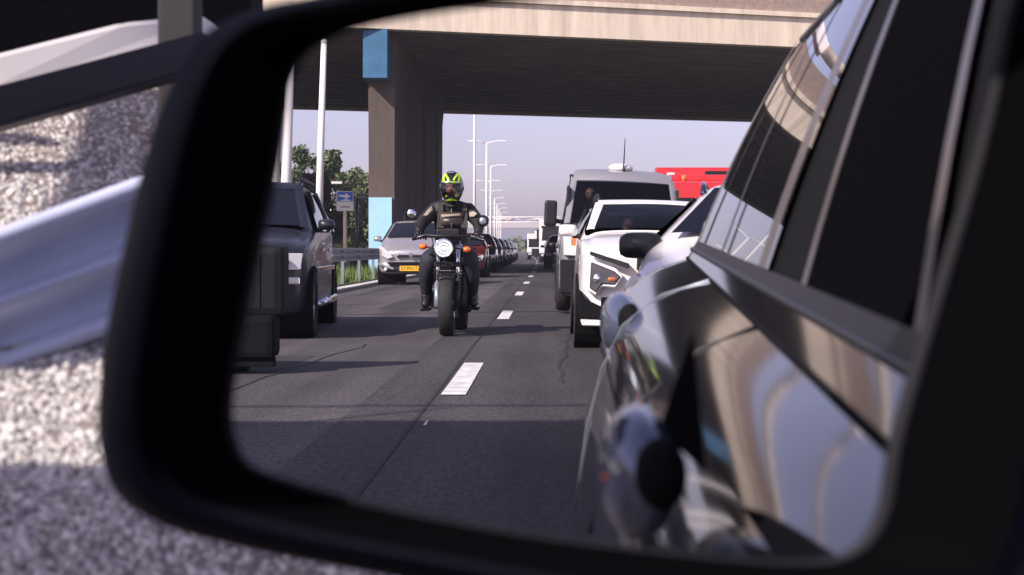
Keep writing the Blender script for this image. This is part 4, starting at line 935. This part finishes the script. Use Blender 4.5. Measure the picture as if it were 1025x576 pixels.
def ring(name, prof, m):
    rows = []
    for tt, Y in prof: rows.append([Q(*(o_.lerp(i_, tt)), Y) for o_, i_ in zip(OU, IN_)])
    n = len(OU); vs = [v for r in rows for v in r]; fs = []
    for j in range(len(rows)-1):
        for i in range(n): fs.append((j*n+i, j*n+(i+1) % n, (j+1)*n+(i+1) % n, (j+1)*n+i))
    return pyobj(name, vs, fs, m, mh, True)
M_house = mat('mirror_housing', (.0008, .001, .003), .5, spec=.03)
M_bez = mat('mirror_bezel', (.0015, .0015, .002), .9, spec=.03)
ring('housing', [(-.02, 1.0), (-.01, .90), (.0, .84), (.05, .79), (.13, .765), (.24, .755), (.34, .765), (.42, .785)], M_house)
ring('bezel', [(.40, .783), (.5, .80), (.62, .815), (.75, .83), (.88, .84), (.975, .845)], M_bez)
ring('glass_edge', [(.95, .842), (1.0, .842), (1.012, .846), (1.012, .850)], mat('glass_edge', (.012, .012, .015), .6, spec=.2))

# ================================================================== LEFT: GRAVEL BANK, RAILS
def gY(px, py): return 1/(.335+.00072*(py-100)-.00018*px)
bound = [(-60, 60), (175, 40), (205, 70), (190, 130), (175, 200), (160, 300), (150, 400), (155, 455), (185, 480), (260, 510), (340, 528), (440, 548), (520, 575), (540, 640), (-60, 640)]
def rightpx(py):
    lst = [(40, 200), (130, 195), (200, 175), (300, 158), (400, 148), (455, 152), (480, 185), (510, 255), (530, 345), (550, 440), (575, 500), (660, 560)]
    for (a, b), (c, d) in zip(lst, lst[1:]):
        if py <= c: return b+(d-b)*max(0, (py-a))/(c-a)
    return lst[-1][1]
vs, fs = [], []; nu, nv = 30, 70
for j in range(nv+1):
    py = 84+j*8.1
    for i in range(nu+1):
        px = -120+(rightpx(py)+120)*i/nu; v = Q(px, py, gY(px, py)); v.z += .006*noise.noise(v*22); vs.append(v)
for j in range(nv):
    for i in range(nu): a = j*(nu+1)+i; fs.append((a, a+1, a+nu+2, a+nu+1))
M_bank = mat('gravel_bank_ground', (.30, .25, .22), .9, var=.35, vscale=25, bump=.6, bscale=60, speck=.4)
bk = struct(pyobj('gravel_bank', vs, fs, M_bank, None, True)); sol = bk.modifiers.new('s', 'SOLIDIFY'); sol.thickness = .25; sol.offset = 1
ico = bmesh.new(); bmesh.ops.create_icosphere(ico, subdivisions=1, radius=1); iv = [v.co.copy() for v in ico.verts]; iff = [[v.index for v in f.verts] for f in ico.faces]; ico.free()
vs, fs, mi = [], [], []
for k in range(16000):
    py = random.uniform(86, 640); px = random.uniform(-60, rightpx(py)-3); Y = gY(px, py); c = Q(px, py, Y); s = random.uniform(.0025, .0058)*(1 if random.random() < .9 else 1.6)
    q = [random.uniform(.6, 1.2) for _ in range(3)]; i0 = len(vs); rot = Matrix.Rotation(random.random()*6, 3, Vector((random.random(), random.random(), 1)).normalized())
    for v in iv: vs.append(c+rot @ Vector((v.x*q[0], v.y*q[1], v.z*q[2]))*s*random.uniform(.8, 1.15))
    m_ = random.choice((0, 0, 1, 1, 2, 3))
    for f in iff: fs.append([i0+a for a in f]); mi.append(m_)
st = [mat('stone_pale', (.70, .67, .63), .8), mat('stone_mid', (.48, .455, .43), .8), mat('stone_dark', (.26, .25, .245), .8), mat('stone_warm', (.60, .55, .49), .8)]
g = pyobj('gravel', vs, fs, st); g.data.polygons.foreach_set('material_index', mi); g['kind'] = 'stuff'; tag(g, 'coarse pale gravel left of the mirror housing', 'gravel')
def rail_piece(name, a0, a1, b0, b1, m, parent, prof, dy=0, n=12):
    """long rail between two ends; a = top edge, b = bottom edge in the view, prof = (fraction down, bulge towards the viewer)"""
    vs, fs = [], []
    for i in range(n+1):
        u = i/n; A = Vector(a0).lerp(Vector(a1), u); B = Vector(b0).lerp(Vector(b1), u)
        for f, d in prof: vs.append(Vector(A.lerp(B, f)-Vector((0, d, 0))))
    k = len(prof)
    for i in range(n):
        for j in range(k-1): a = i*k+j; fs.append((a, a+k, a+k+1, a+1))
    o = pyobj(name, vs, fs, m, parent, True); o.modifiers.new('s', 'SOLIDIFY').thickness = .006; return o
cr = thing('crash_barrier', 'pale blue steel crash barrier beam crossing the gravel left of the mirror', 'guardrail', (0, 0, 0))
rail_piece('beam', Q(-90, 268, 1.85), Q(165, 172, 2.15), Q(-90, 408, 1.85), Q(165, 316, 2.15), M_galv2, cr, [(0, 0), (.03, .05), (.09, .07), (.14, .05), (.18, .01), (.44, -.02), (.48, .03), (.53, .065), (.58, .04), (.62, -.01), (.86, -.01), (.90, .05), (.96, .07), (1, .02)], 0, 16)
for px in (-40,): p = Q(px, 330, 1.95); boxo('post', (p.x-.05, p.y+.02, p.z-.5), (p.x+.05, p.y+.1, p.z+.05), M_galv, cr, .01)
dr = thing('handrail', 'dark steel box rail with a post above the gravel at the top left', 'handrail', (0, 0, 0))
bm = bmesh.new(); A0, A1, B0, B1 = Q(-60, 100, 2.5), Q(205, 30, 2.9), Q(-60, 143, 2.5), Q(205, 68, 2.9)
M_rail = mat('dark_rail', (.035, .034, .042), .45, .2)
q = [bm.verts.new(v) for v in (A0, A1, B1, B0, A0+Vector((0, .07, 0)), A1+Vector((0, .07, 0)), B1+Vector((0, .07, 0)), B0+Vector((0, .07, 0)))]
for f in ((0, 1, 2, 3), (4, 7, 6, 5), (0, 4, 5, 1), (1, 5, 6, 2), (2, 6, 7, 3), (3, 7, 4, 0)): bm.faces.new([q[i] for i in f])
bmesh.ops.recalc_face_normals(bm, faces=bm.faces); bmesh.ops.bevel(bm, geom=list(bm.edges), offset=.006, segments=2, affect='EDGES'); obj('rail', bm, M_rail, dr)
p0, p1 = Q(176, 95, 2.95), Q(172, -40, 2.95); boxo('post', (p0.x-.035, 2.95, p0.z-.1), (p0.x+.035, 3.02, p1.z), mat('post_brown', (.02, .018, .017), .7), dr, .006)
bm = bmesh.new(); q = []
for d in (0, .25): q += [bm.verts.new(v+Vector((0, d, 0))) for v in (Q(-80, 72, 3.1), Q(120, 22, 3.3), Q(205, 14, 3.4), Q(205, 60, 3.4), Q(-80, 125, 3.1))]
bm.faces.new(q[:5]); bm.faces.new(q[5:][::-1])
for i in range(5): bm.faces.new((q[i], q[5+i], q[5+(i+1) % 5], q[(i+1) % 5]))
bmesh.ops.recalc_face_normals(bm, faces=bm.faces); bmesh.ops.bevel(bm, geom=list(bm.edges), offset=.01, segments=2, affect='EDGES')
cb = obj('concrete_barrier', bm, mat('white_concrete', (.85, .81, .78), .85, var=.04)); tag(cb, 'sunlit white concrete barrier behind the dark rail at the top left', 'barrier')
dw = boxo('noise_wall', (-2.4, 3.75, 1.42), (-.70, 3.95, 2.4), M_blkm, None, .02); tag(dw, 'black noise wall behind the white barrier at the top left', 'wall')

# ================================================================== SHADE DECK added out of view overhead, to shade the near road
ft = thing('shade_deck', 'added unseen concrete landing overhead on the left, throwing shade on the near road', 'bridge', (0, 0, 0))
boxo('deck', (-16, -.8, 6.0), (-4.9, 2.5, 6.4), M_concd, ft); boxo('edge_beam', (-16, -1.05, 5.85), (-4.9, -.8, 6.75), M_beige, ft); boxo('edge_beam', (-16, 2.5, 5.85), (-4.9, 2.8, 6.55), M_beige, ft)
for z in (7.4,): tubeo('handrail', [(-16, 2.7, z), (-4.9, 2.9, z)], .035, M_galv, ft, 8)
for k in range(8): tubeo('baluster', [(-15.5+k*1.5, 2.7, 6.5), (-15.5+k*1.5, 2.72, 7.4)], .03, M_galv, ft, 6)
# added unseen boards, outlined by the shade they are to cast on the gravel
def board(name, lab, pxs, t_):
    P_ = [Q(a, b, gY(a, b))+SUN*t_ for a, b in pxs]; n_ = SUN*.03; bm = bmesh.new()
    f = [bm.verts.new(p) for p in P_]; b_ = [bm.verts.new(p+n_) for p in P_]; bm.faces.new(f); bm.faces.new(b_[::-1]); k = len(f)
    for i in range(k): bm.faces.new((f[i], b_[i], b_[(i+1) % k], f[(i+1) % k]))
    bmesh.ops.recalc_face_normals(bm, faces=bm.faces); t = thing(name, lab, 'road sign'); obj('panel', bm, M_galv, t)
    c = sum(P_, Vector())/len(P_); tubeo('post', [(c.x-.1, c.y, 0), (c.x-.1, c.y, c.z)], .03, M_galv, t, 8)
board('shade_board', 'added unseen metal board left of the camera shading the gravel below the crash barrier', [(-200, 470), (60, 466), (130, 468), (300, 500), (620, 560), (620, 900), (-200, 900)], 1.7)
board('shade_board', 'small added unseen metal board left of the camera shading the gravel above the crash barrier', [(92, 90), (190, 90), (190, 215), (30, 232), (60, 190)], 2.1)
for x, Y, H, reach, rr, lab in ((-6.9, 26, 7.6, 8.6, .07, 'slim unseen cream mast added for its curved reflection, left of the near lane'), (-8.2, 20, 4.95, 9.8, .09, 'thick unseen cream arm added for its curved reflection, over the left lane')):  # added out of view, to show as cream arcs in the glossy flank
    t = thing('reflection_mast', lab, 'added mast', (x, Y, 0)); pts = [(0, 0, 0), (0, 0, H*.5)]
    for k in range(13):
        a = math.pi/2*k/12; pts.append((reach*(1-math.cos(a)), .2*k, H*.62+(H*.38)*math.sin(a)))
    tubeo('pole', pts, rr, M_beige, t, 10); bm = bmesh.new(); box(bm, (reach-.1, 2.2, H-.12), (reach+.8, 2.6, H+.06), .03); obj('lamp_head', bm, M_white, t); boxo('base', (-.3, -.3, 0), (.3, .3, .3), M_pale, t, .03)
# ================================================================== HAZE
hm_ = bpy.data.materials.new('haze'); hm_.use_nodes = True; t_ = hm_.node_tree; t_.nodes.remove(t_.nodes['Principled BSDF'])
pv = t_.nodes.new('ShaderNodeVolumePrincipled'); pv.inputs['Color'].default_value = (.86, .84, .95, 1); pv.inputs['Density'].default_value = .0006; pv.inputs['Anisotropy'].default_value = .3
t_.links.new(pv.outputs[0], t_.nodes['Material Output'].inputs['Volume'])
hz = boxo('haze', (-1600, -210, -1.2), (1600, 3100, 22), hm_); hz['kind'] = 'stuff'

print('objects', len(bpy.data.objects))
